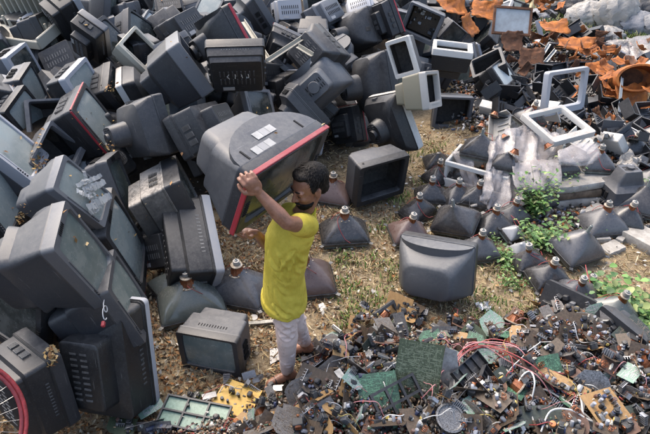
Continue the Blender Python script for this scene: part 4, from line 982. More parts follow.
# leftovers: soft white pieces
def crumple(w, h, amp, mat, name, seed, n=9):
    r = random.Random(seed); m = MB(); G = []
    for j in range(n):
        row = []
        for i in range(n):
            u, v = i/(n-1)-.5, j/(n-1)-.5; k = 1-.25*(abs(u)+abs(v))
            row.append(m.add([(u*w*k+r.uniform(-.04, .04)*w, v*h*k+r.uniform(-.04, .04)*h, amp*(math.sin(u*9+seed)*math.cos(v*8+seed)*.4+r.uniform(-.3, .5)))]))
        G.append(row)
    for j in range(n-1):
        for i in range(n-1): m.q(G[j][i], G[j][i+1], G[j+1][i+1], G[j+1][i])
    o = m.obj(name, mat, None, 25)
    md = o.modifiers.new('thick', 'SOLIDIFY'); md.thickness = .002
    return o
PWHITE = lambda: plastic('dirty_white_plastic', (.6, .6, .57), .45, .5, (.3, .24, .17))
FOIL = lambda: flat('foil', (.6, .61, .62), .3, .2, 30, .6)
put(crumple(.12, .10, .03, PWHITE(), 'plastic_cup', 3), 187, 403, .3, 0, 0, .02, 'crumpled white plastic cup on the leaves above the framed green boards', 'cup', 'the crumpled cup', None)
put(crumple(.13, .11, .03, FOIL(), 'crumpled_foil', 4), 483, 308, .3, 0, 0, .02, 'ball of crumpled silvery foil on the grass beside the clean pale board', 'foil', 'the crumpled foil', None)
put(plate('paper_scrap', [(-.05, -.06), (.05, -.03), (.03, .06), (-.02, .07)], .002, PWHITE()), 275, 358, .3, .15, 0, .02, 'white paper scrap on the leaves left of the man\'s ankle', 'paper', None, None)
put(plate('plastic_shard', [(-.03, -.04), (.03, -.02), (.01, .04), (-.03, .03)], .004, PWHITE()), 323, 309, .3, .2, 0, .02, 'white plastic shard just right of the man\'s shirt hem', 'shard', None, None)
put(plate('green_board_scrap', [(-.10, -.04), (.06, -.05), (.08, .03), (-.08, .04)], .003, BOARD['green']()), 303, 357, .1, .05, 0, .015, 'dark green board scrap under the man\'s rear sandal', 'board scrap', None, None)
put(plate('jar_lid', [(.03*math.cos(t*.4), .03*math.sin(t*.4)) for t in range(16)], .01, PWHITE()), 254, 319, .1, .1, 0, .01, 'small round white lid between the upright television and the man\'s thigh', 'lid', None, None)
put(plate('steel_strip', [(-.2, -.015), (.2, -.015), (.2, .015), (-.2, .015)], .02, flat('steel_strip', (.3, .29, .26), .5, .3, 20, .4)), 256, 326, .12, .05, 0, .02, 'grey-brown metal strip on the ground behind the small upright television', 'metal strip', None, None)

# --- generic boards and modules, filling the heap
PCB_PX = [(122, 434), (215, 396), (262, 384), (300, 372), (345, 330), (400, 308), (445, 322), (500, 332), (545, 300), (600, 330), (655, 352), (655, 440), (122, 440)]
KEEP = [(196, 424, 40, 16), (235, 411, 24, 20), (148, 412, 20, 14), (416, 384, 28, 40), (380, 404, 30, 24), (601, 414, 28, 20), (493, 325, 18, 13), (492, 361, 18, 9), (398, 412, 30, 16), (545, 425, 26, 9), (280, 376, 32, 18), (303, 352, 16, 12), (393, 316, 14, 18), (323, 392, 20, 14), (478, 378, 30, 16), (585, 390, 18, 10), (450, 428, 16, 8)]
def keep_off(px, py, k=1.): return any(((px-a)/(c*k))**2+((py-b)/(d*k))**2 < 1 for a, b, c, d in KEEP)
def inside(px, py, P):
    c = False; j = len(P)-1
    for i in range(len(P)):
        if (P[i][1] > py) != (P[j][1] > py) and px < (P[j][0]-P[i][0])*(py-P[i][1])/(P[j][1]-P[i][1]+1e-9)+P[i][0]: c = not c
        j = i
    return c
bp = []
for w_, h_, c_, n_, s_ in [(.20, .13, 'brown', 16, 0), (.15, .10, 'dark', 10, 0), (.20, .08, 'tan', 12, 0), (.16, .12, 'green', 5, 1), (.17, .11, 'olive', 12, 0), (.20, .14, 'grey', 9, 1), (.13, .10, 'pale_green', 3, 1), (.22, .08, 'grey', 9, 0), (.15, .14, 'brown', 14, 0), (.22, .08, 'brown', 12, 0), (.11, .08, 'tan', 7, 0), (.16, .11, 'rust', 9, 0)]:
    bp.append((board(w_, h_, c_, n_, bool(s_)), f"{c_.replace('_', ' ')} circuit board {'with its solder side up' if s_ else 'with small parts'}"))
def m_heat():
    r = empty('heat_sink'); m = MB(); m.box((0, 0, 0), (.09, .005, .05))
    for k in range(8): m.box((-.04+.0115*k, .012, 0), (.002, .02, .05))
    m.obj('fins', flat('aluminium', (.42, .42, .43), .4, .2, 30, .7), r); return r
def m_trafo():
    r = empty('transformer'); m = MB(); m.box((0, 0, 0), (.06, .05, .05), None, .003); m.obj('core', flat('ferrite', (.05, .05, .05), .6), r)
    m = MB(); m.box((0, 0, 0), (.04, .066, .036), None, .006); m.obj('winding', COPPER(), r); return r
def m_yoke():
    r = empty('deflection_yoke'); n = 24; m = MB(); P = []
    for r0, z0 in ((.055, 0), (.05, .015), (.035, .04), (.028, .055), (.03, .06)): P.append([(r0*(1+.05*(k % 2))*math.cos(6.283*k/n), r0*(1+.05*(k % 2))*math.sin(6.283*k/n), z0) for k in range(n)])
    m.loft(P, False, False); m.obj('coil', COPPER(), r, 25); m = MB(); m.lathe([(.05, -.002), (.066, 0), (.066, .006), (.05, .009)], 20, cap=False); m.obj('collar', YOKEW(), r); return r
def m_cap():
    r = empty('capacitor'); m = MB(); m.lathe([(.014, 0), (.016, .002), (.016, .048), (.014, .05)], 12); m.obj('can', plastic('cap_navy', (.02, .03, .07), .35, .25), r); return r
def m_box():
    r = empty('plastic_housing'); m = MB(); m.box((0, 0, 0), (.09, .06, .03), None, .006)
    for k in range(5): m.box((-.03+.015*k, 0, .0165), (.005, .045, .004))
    m.obj('shell', CHAR(), r); return r
def m_can():
    r = empty('tuner_box'); m = MB(); m.box((0, 0, 0), (.07, .045, .016), None, .001); m.obj('tin_case', flat('tin', (.38, .38, .37), .4, .25, 30, .7), r)
    m = MB(); m.cyl((.035, 0, 0), (.055, 0, 0), .006, .005, 10); m.obj('socket', SILVER(), r); return r
def m_fly():
    r = empty('flyback_transformer'); m = MB(); m.box((0, 0, 0), (.045, .045, .055), None, .005); m.obj('body', BLACK(), r); m = MB(); m.lathe([(.018, .027), (.017, .045), (.006, .048)], 12); m.obj('cap', plastic('disc_orange', (.33, .13, .05), .5, .3), r)
    m = MB(); m.tube([(.0, 0, .045), (.03, .01, .07), (.08, .03, .05), (.12, .02, .0)], .003, 5); m.obj('lead', plastic('wire_red', (.3, .03, .03), .4, .2), r); return r
loose = [(m_heat(), 'finned aluminium heat sink', 'heat sink'), (m_trafo(), 'black core transformer with copper winding', 'transformer'), (m_yoke(), 'copper deflection yoke with pale collar', 'yoke'), (m_cap(), 'dark blue capacitor can', 'capacitor'),
         (m_box(), 'dark ribbed plastic housing', 'housing'), (m_can(), 'tin tuner box', 'tuner box'), (m_fly(), 'black flyback transformer with red lead', 'transformer')]
protoset = [o for o, *_ in bp]+[o for o, *_ in loose]; first = set()
def fresh(p):
    if p.name not in first: first.add(p.name); return p
    return copy_tree(p)
pts = []; tries = 0
while len(pts) < 215 and tries < 9000:
    tries += 1; px, py = R3.uniform(120, 655), R3.uniform(300, 445)
    if not inside(px, py, PCB_PX) or keep_off(px, py): continue
    p = at(px, py)
    if any((p-q).length < .058 for q in pts): continue
    pts.append(p); o, lab = bp[R3.choices(range(12), [3, 1.2, 2.2, 1.8, 2, 2.6, 2, 3, 2.6, 3, 1.6, 2.6])[0]]; o = fresh(o)
    put(o, 0, 0, R3.uniform(0, 6.28), R3.gauss(0, .62), R3.gauss(0, .5), R3.uniform(.02, .13), p=p)
    AUTO.append((o, lab, 'circuit board', SG, px, py))
pts = []; tries = 0
while len(pts) < 120 and tries < 6000:
    tries += 1; px, py = R3.uniform(120, 655), R3.uniform(296, 445)
    if not inside(px, py+4, PCB_PX) or keep_off(px, py, .85): continue
    p = at(px, py)
    if any((p-q).length < .06 for q in pts): continue
    pts.append(p); o, lab, cat = loose[R3.choices(range(7), [3.5, 2.5, .6, 1, 1.2, 3.5, 1])[0]]; o = fresh(o)
    put(o, 0, 0, R3.uniform(0, 6.28), R3.gauss(0, .7), R3.gauss(0, .7), R3.uniform(.04, .10), p=p)
    AUTO.append((o, lab, cat, SG, px, py))
# --- wires
WM = {'red': lambda: plastic('wire_red', (.3, .03, .03), .4, .2), 'pink': lambda: plastic('wire_pink', (.5, .2, .2), .45, .3), 'white': lambda: plastic('wire_white', (.6, .59, .55), .4, .3), 'black': BLACK, 'grey': lambda: plastic('grey_wire', (.4, .4, .4), .4, .2), 'yellow': lambda: plastic('wire_yellow', (.5, .38, .1), .4, .2)}
def wire(pix_pts, col, r, lift, label=None, jit=.01, short=None, group='loose wires in the heap', px=None):
    P = [at(a, b)+Vector((R3.uniform(-jit, jit), R3.uniform(-jit, jit), lift*(.6+.8*R3.random()))) for a, b in pix_pts]
    P[0].z -= lift*.5; P[-1].z -= lift*.5
    out = []                      # Catmull-Rom
    for i in range(len(P)-1):
        p0, p1, p2, p3 = P[max(i-1, 0)], P[i], P[i+1], P[min(i+2, len(P)-1)]
        for k in range(6):
            t = k/6; out.append(.5*((2*p1)+(p2-p0)*t+(2*p0-5*p1+4*p2-p3)*t*t+(3*p1-p0-3*p2+p3)*t**3))
    out.append(P[-1]); m = MB(); m.tube(out, r, 5); o = m.obj('wire', WM[col](), None, 60)
    if label: tag(o, label, 'wire', group); USED.add(label)
    else: AUTO.append((o, f'{col} wire', 'wire', group, *pix_pts[len(pix_pts)//2]))
    if short: anchor(short, *pix_pts[len(pix_pts)//2])
    return o
for k in range(7):
    wire([(446+k*2, 388-k*3), (458+k, 372-k*2), (478+k*2, 362-k), (505+k*3, 372-k*2), (530+k*2, 392-k*3), (550+k*3, 404-k*4)], 'red' if k % 3 else 'pink', .0035, .12, ['outermost', 'second', 'third', 'fourth', 'fifth', 'sixth', 'innermost'][k]+' red wire of the arching bundle, counted from the small speaker side', short='the red wire bundle' if k == 3 else None)
for k, pp in enumerate([[(531, 432), (529, 410), (540, 398), (560, 408), (580, 424), (592, 436)], [(538, 440), (545, 425), (565, 424), (585, 432), (600, 430)], [(512, 414), (514, 396), (524, 388), (530, 400), (528, 412)], [(577, 398), (573, 415), (580, 430), (584, 440)]]):
    wire(pp, 'white', .005, .12, ['thick white cable looping to the bottom edge left of the crowded tan board', 'lower white cable crossing the long dark board', 'short white loop of wire beside the small speaker', 'white cable running straight down left of the crowded tan board'][k], short='the white cables' if k == 0 else None)
for k in range(120):
    while True:
        px, py = R3.uniform(130, 650), R3.uniform(305, 434)
        if inside(px, py, PCB_PX): break
    a = R3.uniform(0, 6.28); pp = [(px, py)]
    for j in range(R3.randint(3, 6)):
        a += R3.uniform(-.9, .9); pp.append((pp[-1][0]+11*math.cos(a), min(440, pp[-1][1]+8*math.sin(a))))
    if not all(inside(x, y+3, PCB_PX) for x, y in pp[1:]): pp = pp[:3]
    wire(pp, R3.choice(['red', 'red', 'pink', 'pink', 'white', 'black', 'grey', 'grey', 'yellow', 'white']), R3.uniform(.0016, .0032), R3.uniform(.06, .13))
# --- fine crumbs between them
def crumbs(name, n, P, cols, seed, label, size=(.006, .030)):
    r = np.random.default_rng(seed); P = np.array(P); n = len(P)
    S = r.uniform(size[0], size[1], (n, 3))*np.array([1, .7, .45]); Q = r.normal(size=(n, 4)); Q /= np.linalg.norm(Q, axis=1, keepdims=True)
    w, x, y, z = Q.T
    R = np.stack([np.stack([1-2*(y*y+z*z), 2*(x*y-w*z), 2*(x*z+w*y)], -1), np.stack([2*(x*y+w*z), 1-2*(x*x+z*z), 2*(y*z-w*x)], -1), np.stack([2*(x*z-w*y), 2*(y*z+w*x), 1-2*(x*x+y*y)], -1)], 1)
    U = np.array([(a, b, c) for a in (-.5, .5) for b in (-.5, .5) for c in (-.5, .5)])
    V = np.einsum('nij,nkj->nki', R, U[None]*S[:, None, :])+P[:, None, :]
    f = np.array([(0, 1, 3, 2), (4, 6, 7, 5), (0, 4, 5, 1), (2, 3, 7, 6), (0, 2, 6, 4), (1, 5, 7, 3)])
    F = (np.arange(n)[:, None, None]*8+f[None]).reshape(-1, 4)
    C = np.repeat(np.array(cols)[r.integers(0, len(cols), n)]*r.uniform(.6, 1.2, (n, 1)), 6, 0)
    return np_obj(name, V.reshape(-1, 3), F, C, attrmat('crumb', .55, .4), label, 'debris')
P = []
while len(P) < 10000:
    px, py = R3.uniform(115, 660), R3.uniform(298, 450)
    if not inside(px, min(py, 439), PCB_PX): continue
    d = ray(px, py); x0 = None
    t = (CAMH-.2)/-d.z; q = CP+d*t; x, y = q.x+R3.gauss(0, .05), q.y+R3.gauss(0, .05)
    P.append((x, y, hgt(x, y)+R3.uniform(0, .075)))
crumbs('electronic_debris', 0, P, [(.22, .15, .09), (.14, .10, .075), (.30, .22, .14), (.09, .08, .07), (.36, .32, .26), (.28, .2, .13), (.08, .14, .09), (.45, .43, .38), (.25, .10, .04), (.22, .05, .04), (.11, .09, .07), (.16, .13, .1), (.05, .07, .15)], 8, 'tiny broken components, solder bits and wire ends filling the scrap heap')

# ------------------------------------------------------------------ platform, sheets, slabs on the right
R4 = random.Random(31)
CONC = lambda: flat('weathered_concrete', (.42, .40, .36), .85, .2, 14, 0, (.25, .23, .2), bump=.5)
def slab(name, w, d, h, mat, seed, parent=None):
    r = random.Random(seed); n = 10; P = []
    for k in range(n*2):
        a = 2*math.pi*(k+.5)/(n*2); c, s = math.cos(a), math.sin(a); q = max(abs(c), abs(s)); P.append((c/q*w/2*(1+r.uniform(-.05, .03)), s/q*d/2*(1+r.uniform(-.06, .04))))
    m = MB(); m.loft([[(x*.96, y*.96, 0) for x, y in P], [(x, y, h*.15) for x, y in P], [(x*1.0, y*1.0, h*.8) for x, y in P], [(x*.96, y*.96, h) for x, y in P]])
    return m.obj(name, mat, parent, 40)
base = at(583, 212)
for k, (w_, d_, h_, c_, lab) in enumerate([(.78, .5, .10, CONC(), 'lowest off-white slab of the layered stack behind the white-capped tube'), (.74, .46, .08, flat('brown_board', (.22, .16, .11), .8, .3, 14), 'brown middle slab of the layered stack'), (.72, .44, .07, CONC(), 'pale upper slab of the layered stack under the two glossy tubes')]):
    o = slab('layered_slab', w_, d_, h_, c_, k+5); o.location = (base.x-.05+.02*k, base.y+.30, base.z+[0, .105, .19][k]); o.rotation_euler = (0, 0, .12+.05*k); tag(o, lab, 'slab', 'layered slabs'); USED.add(lab)
anchor('the layered slabs', 580, 190)
place_crt(0, 0, .36, .15, 'black', 0, (0, 0), 0, 'the glossy slab tube', 'glossy black pillow-shaped tube on the layered slabs, left of the pair', z=base.z+.262, p=Vector((base.x-.2, base.y+.33, 0)))
place_crt(0, 0, .32, -.1, 'grey', 1, (0, 0), 0, 'the coil-topped slab tube', 'grey tube with an orange-brown coil on the layered slabs, right of the pair', z=base.z+.262, p=Vector((base.x+.2, base.y+.38, 0)))
place_crt(0, 0, .2, .3, 'black', 0, (0, 0), 0, None, 'tiny black tube with a white sticker at the left end of the layered slabs', z=base.z+.262, p=Vector((base.x-.46, base.y+.22, 0)))
# white crate with tubes
cb = at(472, 196)
def crate():
    root = empty('white_crate'); w, d, h = .62, .42, .30; m = MB()
    for s in (-1, 1): m.box((s*w/2, 0, h/2), (.03, d, h), None, .006)
    m.box((0, d/2, h/2-.001), (w-.03, .03, h), None, .006); m.box((0, -d/2, .05), (w+.03, .03, .10), None, .006); m.box((0, -d/2-.001, h-.03), (w+.03, .03, .05), None, .006); m.box((0, 0, .012), (w, d, .02))
    m.obj('crate_walls', PWHITE(), root); return root
cr = crate(); cr.location = (cb.x+.12, cb.y+.22, cb.z); cr.rotation_euler = (0, 0, -.55); tag(cr, 'dirty white crate holding dark tubes, half covered by the plastic sheet', 'crate'); anchor('the white crate', 468, 165)
cx, cy, cz = cr.location
for k, (dx, dy, z, W, short, lab) in enumerate([(-.14, -.02, .03, .26, None, 'dark tube standing inside the white crate, left one'), (.14, -.06, .03, .25, None, 'dark tube standing inside the white crate, right one'), (-.06, .03, .31, .38, 'the glossy crate tube', 'glossy black pillow tube lying across the white crate'), (.24, -.10, .31, .26, None, 'smaller black pillow tube right of the glossy one on the white crate')]):
    v = Matrix.Rotation(-.55, 3, 'Z') @ Vector((dx, dy, 0)); place_crt(0, 0, W, -.45, 'black', 0, (.08, 0), 0, short, lab, z=cz+z, p=Vector((cx+v.x, cy+v.y, 0)))
# draped plastic sheets
def sheetmat():
    if 'thin_sheet' in MATS: return MATS['thin_sheet']
    m, nt, b = nodes('thin_sheet'); n1 = noise(nt, 9, 6); nt.links.new(mixc(nt, ramp(nt, n1, .35, .7), (.36, .325, .31), (.56, .53, .52)), b.inputs['Base Color'])
    b.inputs['Roughness'].default_value = .15; b.inputs['Alpha'].default_value = .42; b.inputs['Subsurface Weight'].default_value = .0
    bp = N(nt, 'ShaderNodeBump'); bp.inputs['Strength'].default_value = .5; bp.inputs['Distance'].default_value = .012; nt.links.new(noise(nt, 12, 3, rough=.5), bp.inputs['Height']); nt.links.new(bp.outputs[0], b.inputs['Normal'])
    MATS['thin_sheet'] = m; return m
def drape(name, top, bot, folds, depth, label, short=None, seed=1, bulge=.1, n=44, k=28):
    """cloth between two world polylines, gathered into folds"""
    r = random.Random(seed); m = MB(); G = []
    def lerp(P, t):
        x = t*(len(P)-1); i = min(int(x), len(P)-2); return Vector(P[i]).lerp(Vector(P[i+1]), x-i)
    ph = [r.uniform(0, 6.28) for _ in range(4)]
    for j in range(k+1):
        v = j/k; row = []
        for i in range(n+1):
            u = i/n; p = lerp(top, u).lerp(lerp(bot, u), v)
            f = math.sin(u*folds*6.28+ph[0]+v*1.5+math.sin(v*5))+.5*math.sin(u*folds*13+ph[1]-v*3)+.5*math.sin(v*9+u*14+ph[2])+.45*abs(math.sin(u*23+v*17+ph[3]))+r.uniform(-.12, .12)
            p = p+Vector((.25*f*depth, -abs(f)*depth-bulge*math.sin(v*math.pi), .15*f*depth)); p += Vector([r.uniform(-.0025, .0025) for _ in range(3)])
            row.append(m.add([p]))
        G.append(row)
    for j in range(k):
        for i in range(n): m.q(G[j][i], G[j][i+1], G[j+1][i+1], G[j+1][i])
    o = m.obj(name, sheetmat(), None, 70); md = o.modifiers.new('thick', 'SOLIDIFY'); md.thickness = .0015
    tag(o, label, 'plastic sheet'); USED.add(label)
    if short: anchor(short, *pix(lerp(top, .5).lerp(lerp(bot, .5), .5)))
    return o
def W_(px, py, z):
    d = ray(px, py); return CP+d*((CAMH-z)/-d.z)
drape('plastic_sheet', [W_(486, 140, .5), W_(505, 128, .56), W_(530, 122, .56), W_(556, 132, .5)], [W_(477, 200, .14), W_(496, 208, .08), W_(512, 205, .1), W_(535, 190, .2)], 3, .05, 'crinkled translucent pinkish-white plastic sheet hanging over the rubbish platform', 'the big plastic sheet', 2)
drape('plastic_sheet', [W_(452, 150, .34), W_(470, 152, .36)], [W_(466, 186, .1), W_(480, 192, .1)], 1.5, .025, 'narrow torn strip of plastic sheet hanging from the white crate', None, 5, .03, 8, 12)
drape('plastic_sheet', [W_(508, 160, .42), W_(560, 158, .42)], [W_(512, 192, .24), W_(552, 190, .24)], 1.5, .04, 'white puffed plastic sheet between the big sheet and the layered slabs', 'the puffed sheet', 8, .14, 16, 10)
drape('cloth', [W_(556, 150, .55), W_(575, 143, .58), W_(596, 142, .56)], [W_(557, 164, .46), W_(580, 166, .46), W_(600, 158, .47)], 1, .02, 'grey-beige rag lying over the tubes on the layered slabs', 'the grey rag', 9, .05, 12, 8)
for k, (px, py, lab) in enumerate([(505, 139, 'brown coil on a bolt at the back of the rubbish platform'), (514, 154, 'rust-brown coil resting on the big plastic sheet'), (549, 148, 'orange-brown coil between the plastic sheet and the grey rag'), (494, 116, 'tan-collared coil behind the glossy crate tube'), (481, 128, 'pinkish-collared coil at the back corner of the white crate'), (566, 140, 'brown coil poking up beneath the lying white frame')]):
    y = m_yoke(); y.location = W_(px, py, .5); y.rotation_euler = (R4.uniform(-.9, .9), R4.uniform(-.9, .9), 0); y.scale = (.85,)*3; tag(y, lab, 'coil', 'loose copper coils'); USED.add(lab)
# foundation of rubble under the platform
def rubble(name, px, py, w, d, h, mat, seed, rz=0, tilt=0, label=None, cat='stone', short=None, dz=0):
    o = slab(name, w, d, h, mat, seed); p = at(px, py); o.location = (p.x, p.y, p.z-.02+dz); o.rotation_euler = (tilt, 0, rz)
    if label: tag(o, label, cat); USED.add(label)
    if short: anchor(short, px, py)
    return o
rubble('rubble_block', 520, 172, .8, .45, .34, flat('rubble_grey', (.2, .18, .16), .9, .3, 9, 0, (.07, .06, .05), bump=1), 3, .1, 0, 'low grey block of rubble the plastic sheet hangs over', 'rubble block')
rubble('concrete_slab', 632, 236, .26, .95, .10, CONC(), 12, .62, 0, 'long white concrete slab at the right edge by the black pillow tube', 'concrete slab', 'the concrete slab')
for k, (px, py, s, rz) in enumerate([(611, 250, .22, .5), (601, 240, .14, .1), (620, 241, .10, .8)]):
    rubble('stone', px, py, s, s*.6, .06, CONC(), 20+k, rz, 0, ['flat white stone left of the concrete slab', 'small white stone touching the white-capped tube', 'smallest white stone against the concrete slab'][k], 'stone')
rubble('flat_board', 574, 264, .46, .09, .03, flat('weathered_wood', (.42, .35, .25), .8, .25, 12), 30, .5, 0, 'bleached flat board lying in front of the buttoned grey tube', 'board')
rubble('flat_board', 606, 270, .3, .07, .02, flat('weathered_wood', (.42, .35, .25), .8, .25, 12), 31, .9, 0, 'small bleached board on the straw left of the concrete slab', 'board')
# tall grey casing lying on its face
h1 = make_tv('television', (.40, .34, .40, .06, .45), 'std', 'dgrey', 'black'); p = at(620, 207); h1.location = (p.x, p.y+.05, p.z+.005); h1.rotation_euler = (math.pi/2, 0, .15)
tag(h1, 'small grey television casing standing on its face, hump up, beside the layered slabs', 'television'); anchor('the face-down small casing', 619, 190)
# beige ribbed housing, top left
def ribbed():
    root = empty('ribbed_housing'); w, d, h = 1.0, .62, .42; m = MB()
    for s in (-1, 1): m.box((s*w/2, 0, h*.16), (.03, d, h*.32), None, .008)
    m.box((0, -d/2, h*.12), (w, .03, h*.24), None, .008); m.box((0, 0, .01), (w, d, .02)); m.box((0, d/2, h/2), (w, .04, h), None, .008)
    m.obj('shell', BEIGE(), root)
    for k in range(11):
        q = MB(); q.box((-w*.44+k*w*.088, d/2-.05, h*.5), (.022, .07, h*.95), None, .004); q.obj('rib', BEIGE(), root)
    for k in range(7):
        q = MB(); q.cyl((-w*.4+k*w*.13, -.02+.06*(k % 2), .02), (-w*.4+k*w*.13, -.02+.06*(k % 2), .13), .02, .014, 8); q.obj('post', BEIGE(), root)
    return root
r_ = ribbed(); r_.location = W_(24, 30, 1.15); r_.rotation_mode = 'QUATERNION'; r_.rotation_quaternion = Quaternion((0, 0, 1), -.35) @ Quaternion((1, 0, 0), .25)
tag(r_, 'big dirty beige plastic housing with tall ribs, top left corner', 'housing'); anchor('the beige ribbed housing', 25, 22)
# bicycle wheel, bottom left
def wheel():
    root = empty('bicycle_wheel'); R = .32
    def tor(r, a, b, n=56, k=10):
        m = MB(); rings = [[((r+a*math.cos(6.283*j/k))*math.cos(6.283*i/n), (r+a*math.cos(6.283*j/k))*math.sin(6.283*i/n), b*math.sin(6.283*j/k)) for j in range(k)] for i in range(n)]
        rr = [m.ring(x) for x in rings]
        for i in range(n): m.bridge(rr[i], rr[(i+1) % n])
        return m
    tor(R, .011, .011).obj('tyre', flat('tyre_red', (.33, .035, .04), .6, .25, 40), root, 60)
    tor(R-.019, .010, .009).obj('rim', flat('rim_dark_red', (.22, .03, .035), .45, .2, 30), root, 60)
    m = MB(); m.cyl((0, 0, -.04), (0, 0, .04), .018, None, 12); m.cyl((0, 0, -.03), (0, 0, -.025), .03, None, 12); m.cyl((0, 0, .025), (0, 0, .03), .03, None, 12); m.obj('hub', flat('aluminium', (.42, .42, .43), .4, .2, 30, .7), root)
    for k in range(32):
        a = 6.283*k/32; s = -1 if k % 2 else 1; b = a+(.5 if k % 4 < 2 else -.5); q = MB(); q.cyl((.028*math.cos(b), .028*math.sin(b), s*.027), ((R-.03)*math.cos(a), (R-.03)*math.sin(a), 0), .0013, None, 4); q.obj('spoke', flat('spoke_steel', (.45, .45, .44), .35, .1, 30, .7), root)
    return root
wh = wheel(); d = ray(-54, 433); wh.location = CP+d*3.12; wh.rotation_mode = 'QUATERNION'; wh.rotation_quaternion = (-d+Vector((.25, 0, .1))).normalized().to_track_quat('Z', 'Y')
tag(wh, 'red-tyred bicycle wheel leaning at the bottom left corner', 'bicycle wheel'); anchor('the bicycle wheel', 8, 410)

# ------------------------------------------------------------------ rusty bank and far rubbish
RUST = lambda: flat('orange_rust', (.50, .16, .025), .8, .35, 9, 0, (.17, .06, .025), bump=.6)
RUST2 = lambda: flat('brown_rust', (.20, .085, .04), .85, .35, 11, 0, (.07, .035, .02), bump=.6)
def bent_sheet(name, w, h, mat, seed, bend=.3):
    r = random.Random(seed); m = MB(); n = 8; G = []; a0 = r.uniform(0, 3.1)
    for j in range(n+1):
        row = []
        for i in range(n+1):
            u, v = i/n-.5, j/n-.5; t = u*math.cos(a0)+v*math.sin(a0)
            row.append(m.add([(u*w*(1+r.uniform(-.12, .06)), v*h*(1+r.uniform(-.14, .06)), bend*w*(.5*abs(t-.1)+.25*abs(v+u*.6+.15))+r.uniform(-.03, .03)*w)]))
        G.append(row)
    for j in range(n):
        for i in range(n): m.q(G[j][i], G[j][i+1], G[j+1][i+1], G[j+1][i])
    o = m.obj(name, mat, None, 18); md = o.modifiers.new('thick', 'SOLIDIFY'); md.thickness = .005; return o
def putq(o, px, py, z, q, label, cat, short=None, group=None):
    o.location = W_(px, py, z); o.rotation_mode = 'QUATERNION'; o.rotation_quaternion = q
    tag(o, label, cat, group); USED.add(label)
    if short: anchor(short, px, py)
    return o
def Q(yaw, tilt, roll=0): return Quaternion((0, 0, 1), yaw) @ Quaternion((1, 0, 0), tilt) @ Quaternion((0, 1, 0), roll)
RG = 'rusted scrap on the bank'
putq(bent_sheet('rusty_sheet', .42, .28, RUST(), 1, .4), 554, 29, .55, Q(.1, .35), 'bright orange rusted sheet lying on top of a dark box, upper right', 'rusted sheet', 'the bright orange sheet', RG)
putq(bent_sheet('rusty_sheet', .34, .3, RUST2(), 2, .4), 531, 59, .45, Q(-.1, .9), 'upright brown-orange rusted sheet right of the pink-labelled monitor', 'rusted sheet', 'the brown rusted sheet', RG)
putq(bent_sheet('rusty_sheet', .42, .34, RUST(), 3, .5), 452, 8, .85, Q(.4, .6), 'crumpled orange sheet metal at the top edge, left one', 'rusted sheet', 'the top left orange sheet', RG)
putq(bent_sheet('rusty_sheet', .44, .34, RUST(), 4, .5), 486, 12, .7, Q(-.3, .7), 'crumpled orange sheet metal at the top edge, right one', 'rusted sheet', 'the top right orange sheet', RG)
putq(bent_sheet('rusty_sheet', .3, .34, RUST(), 5, .5), 468, 26, .65, Q(.9, .9), 'torn orange strip hanging below the top edge sheets', 'rusted sheet', None, RG)
putq(bent_sheet('rusty_sheet', .36, .28, RUST(), 6, .5), 598, 72, .35, Q(.3, .5), 'orange rusted sheet left of the rusty drum', 'rusted sheet', 'the orange sheet by the drum', RG)
putq(bent_sheet('rusty_sheet', .45, .4, RUST(), 7), 632, 100, .25, Q(.3, .8), 'torn orange rusted skirt below the drum', 'rusted sheet', None, RG)
putq(bent_sheet('rusty_sheet', .5, .3, RUST(), 8), 575, 46, .4, Q(-.4, .4), 'small orange scrap behind the upright silver frame', 'rusted sheet', None, RG)
putq(bent_sheet('rusty_sheet', .32, .3, RUST2(), 9, .4), 512, 42, .5, Q(.2, 1.0), 'dull brown sheet beneath the framed grey panel', 'rusted sheet', None, RG)
def drum():
    root = empty('rusty_drum'); m = MB(); m.lathe([(.24, 0), (.25, .02), (.25, .18), (.265, .2), (.25, .22), (.25, .4), (.24, .42), (.21, .42), (.20, .1), (.12, .08)], 22, Matrix(((1, .25, .1, 0), (0, .72, .12, 0), (.12, 0, 1, 0), (0, 0, 0, 1))), False); m.obj('shell', RUST(), root)
    m = MB(); m.lathe([(.2, .09), (.01, .1)], 20); m.obj('inner_base', RUST2(), root); return root
putq(drum(), 630, 80, .38, Q(-.6, 1.25, .2), 'orange rusted metal drum with a dark open mouth at the right edge', 'drum', 'the rusty drum', RG)
def framed_panel():
    root = empty('rimmed_panel'); m = MB(); m.box((0, 0, 0), (.50, .34, .02), None, .004); m.obj('panel', flat('galvanised', (.42, .45, .45), .45, .25, 7, .3, (.3, .31, .3)), root)
    m = MB()
    for s in (-1, 1): m.box((s*.26, 0, .003), (.03, .38, .05)); m.box((0, s*.185, .005), (.55, .03, .05))
    m.obj('rusty_rim', RUST2(), root); return root
putq(framed_panel(), 512, 21, .75, Q(-.15, 1.0, .1), 'light grey metal panel with a dark rim, among orange scrap at the top', 'metal panel', 'the framed grey panel')
def pole(name, a, b, r, mat, label, cat, short=None):
    m = MB(); m.tube([a, (Vector(a)+Vector(b))/2+Vector((.01, 0, .01)), b], r, 8); o = m.obj(name, mat, None); tag(o, label, cat); USED.add(label)
    if short: anchor(short, *pix((Vector(a)+Vector(b))/2))
pole('wooden_pole', W_(526, 26, .4), W_(534, -8, .7), .03, flat('bamboo', (.42, .33, .17), .6, .2, 14), 'tan wooden pole leaning at the top edge right of the framed grey panel', 'pole', 'the wooden pole')
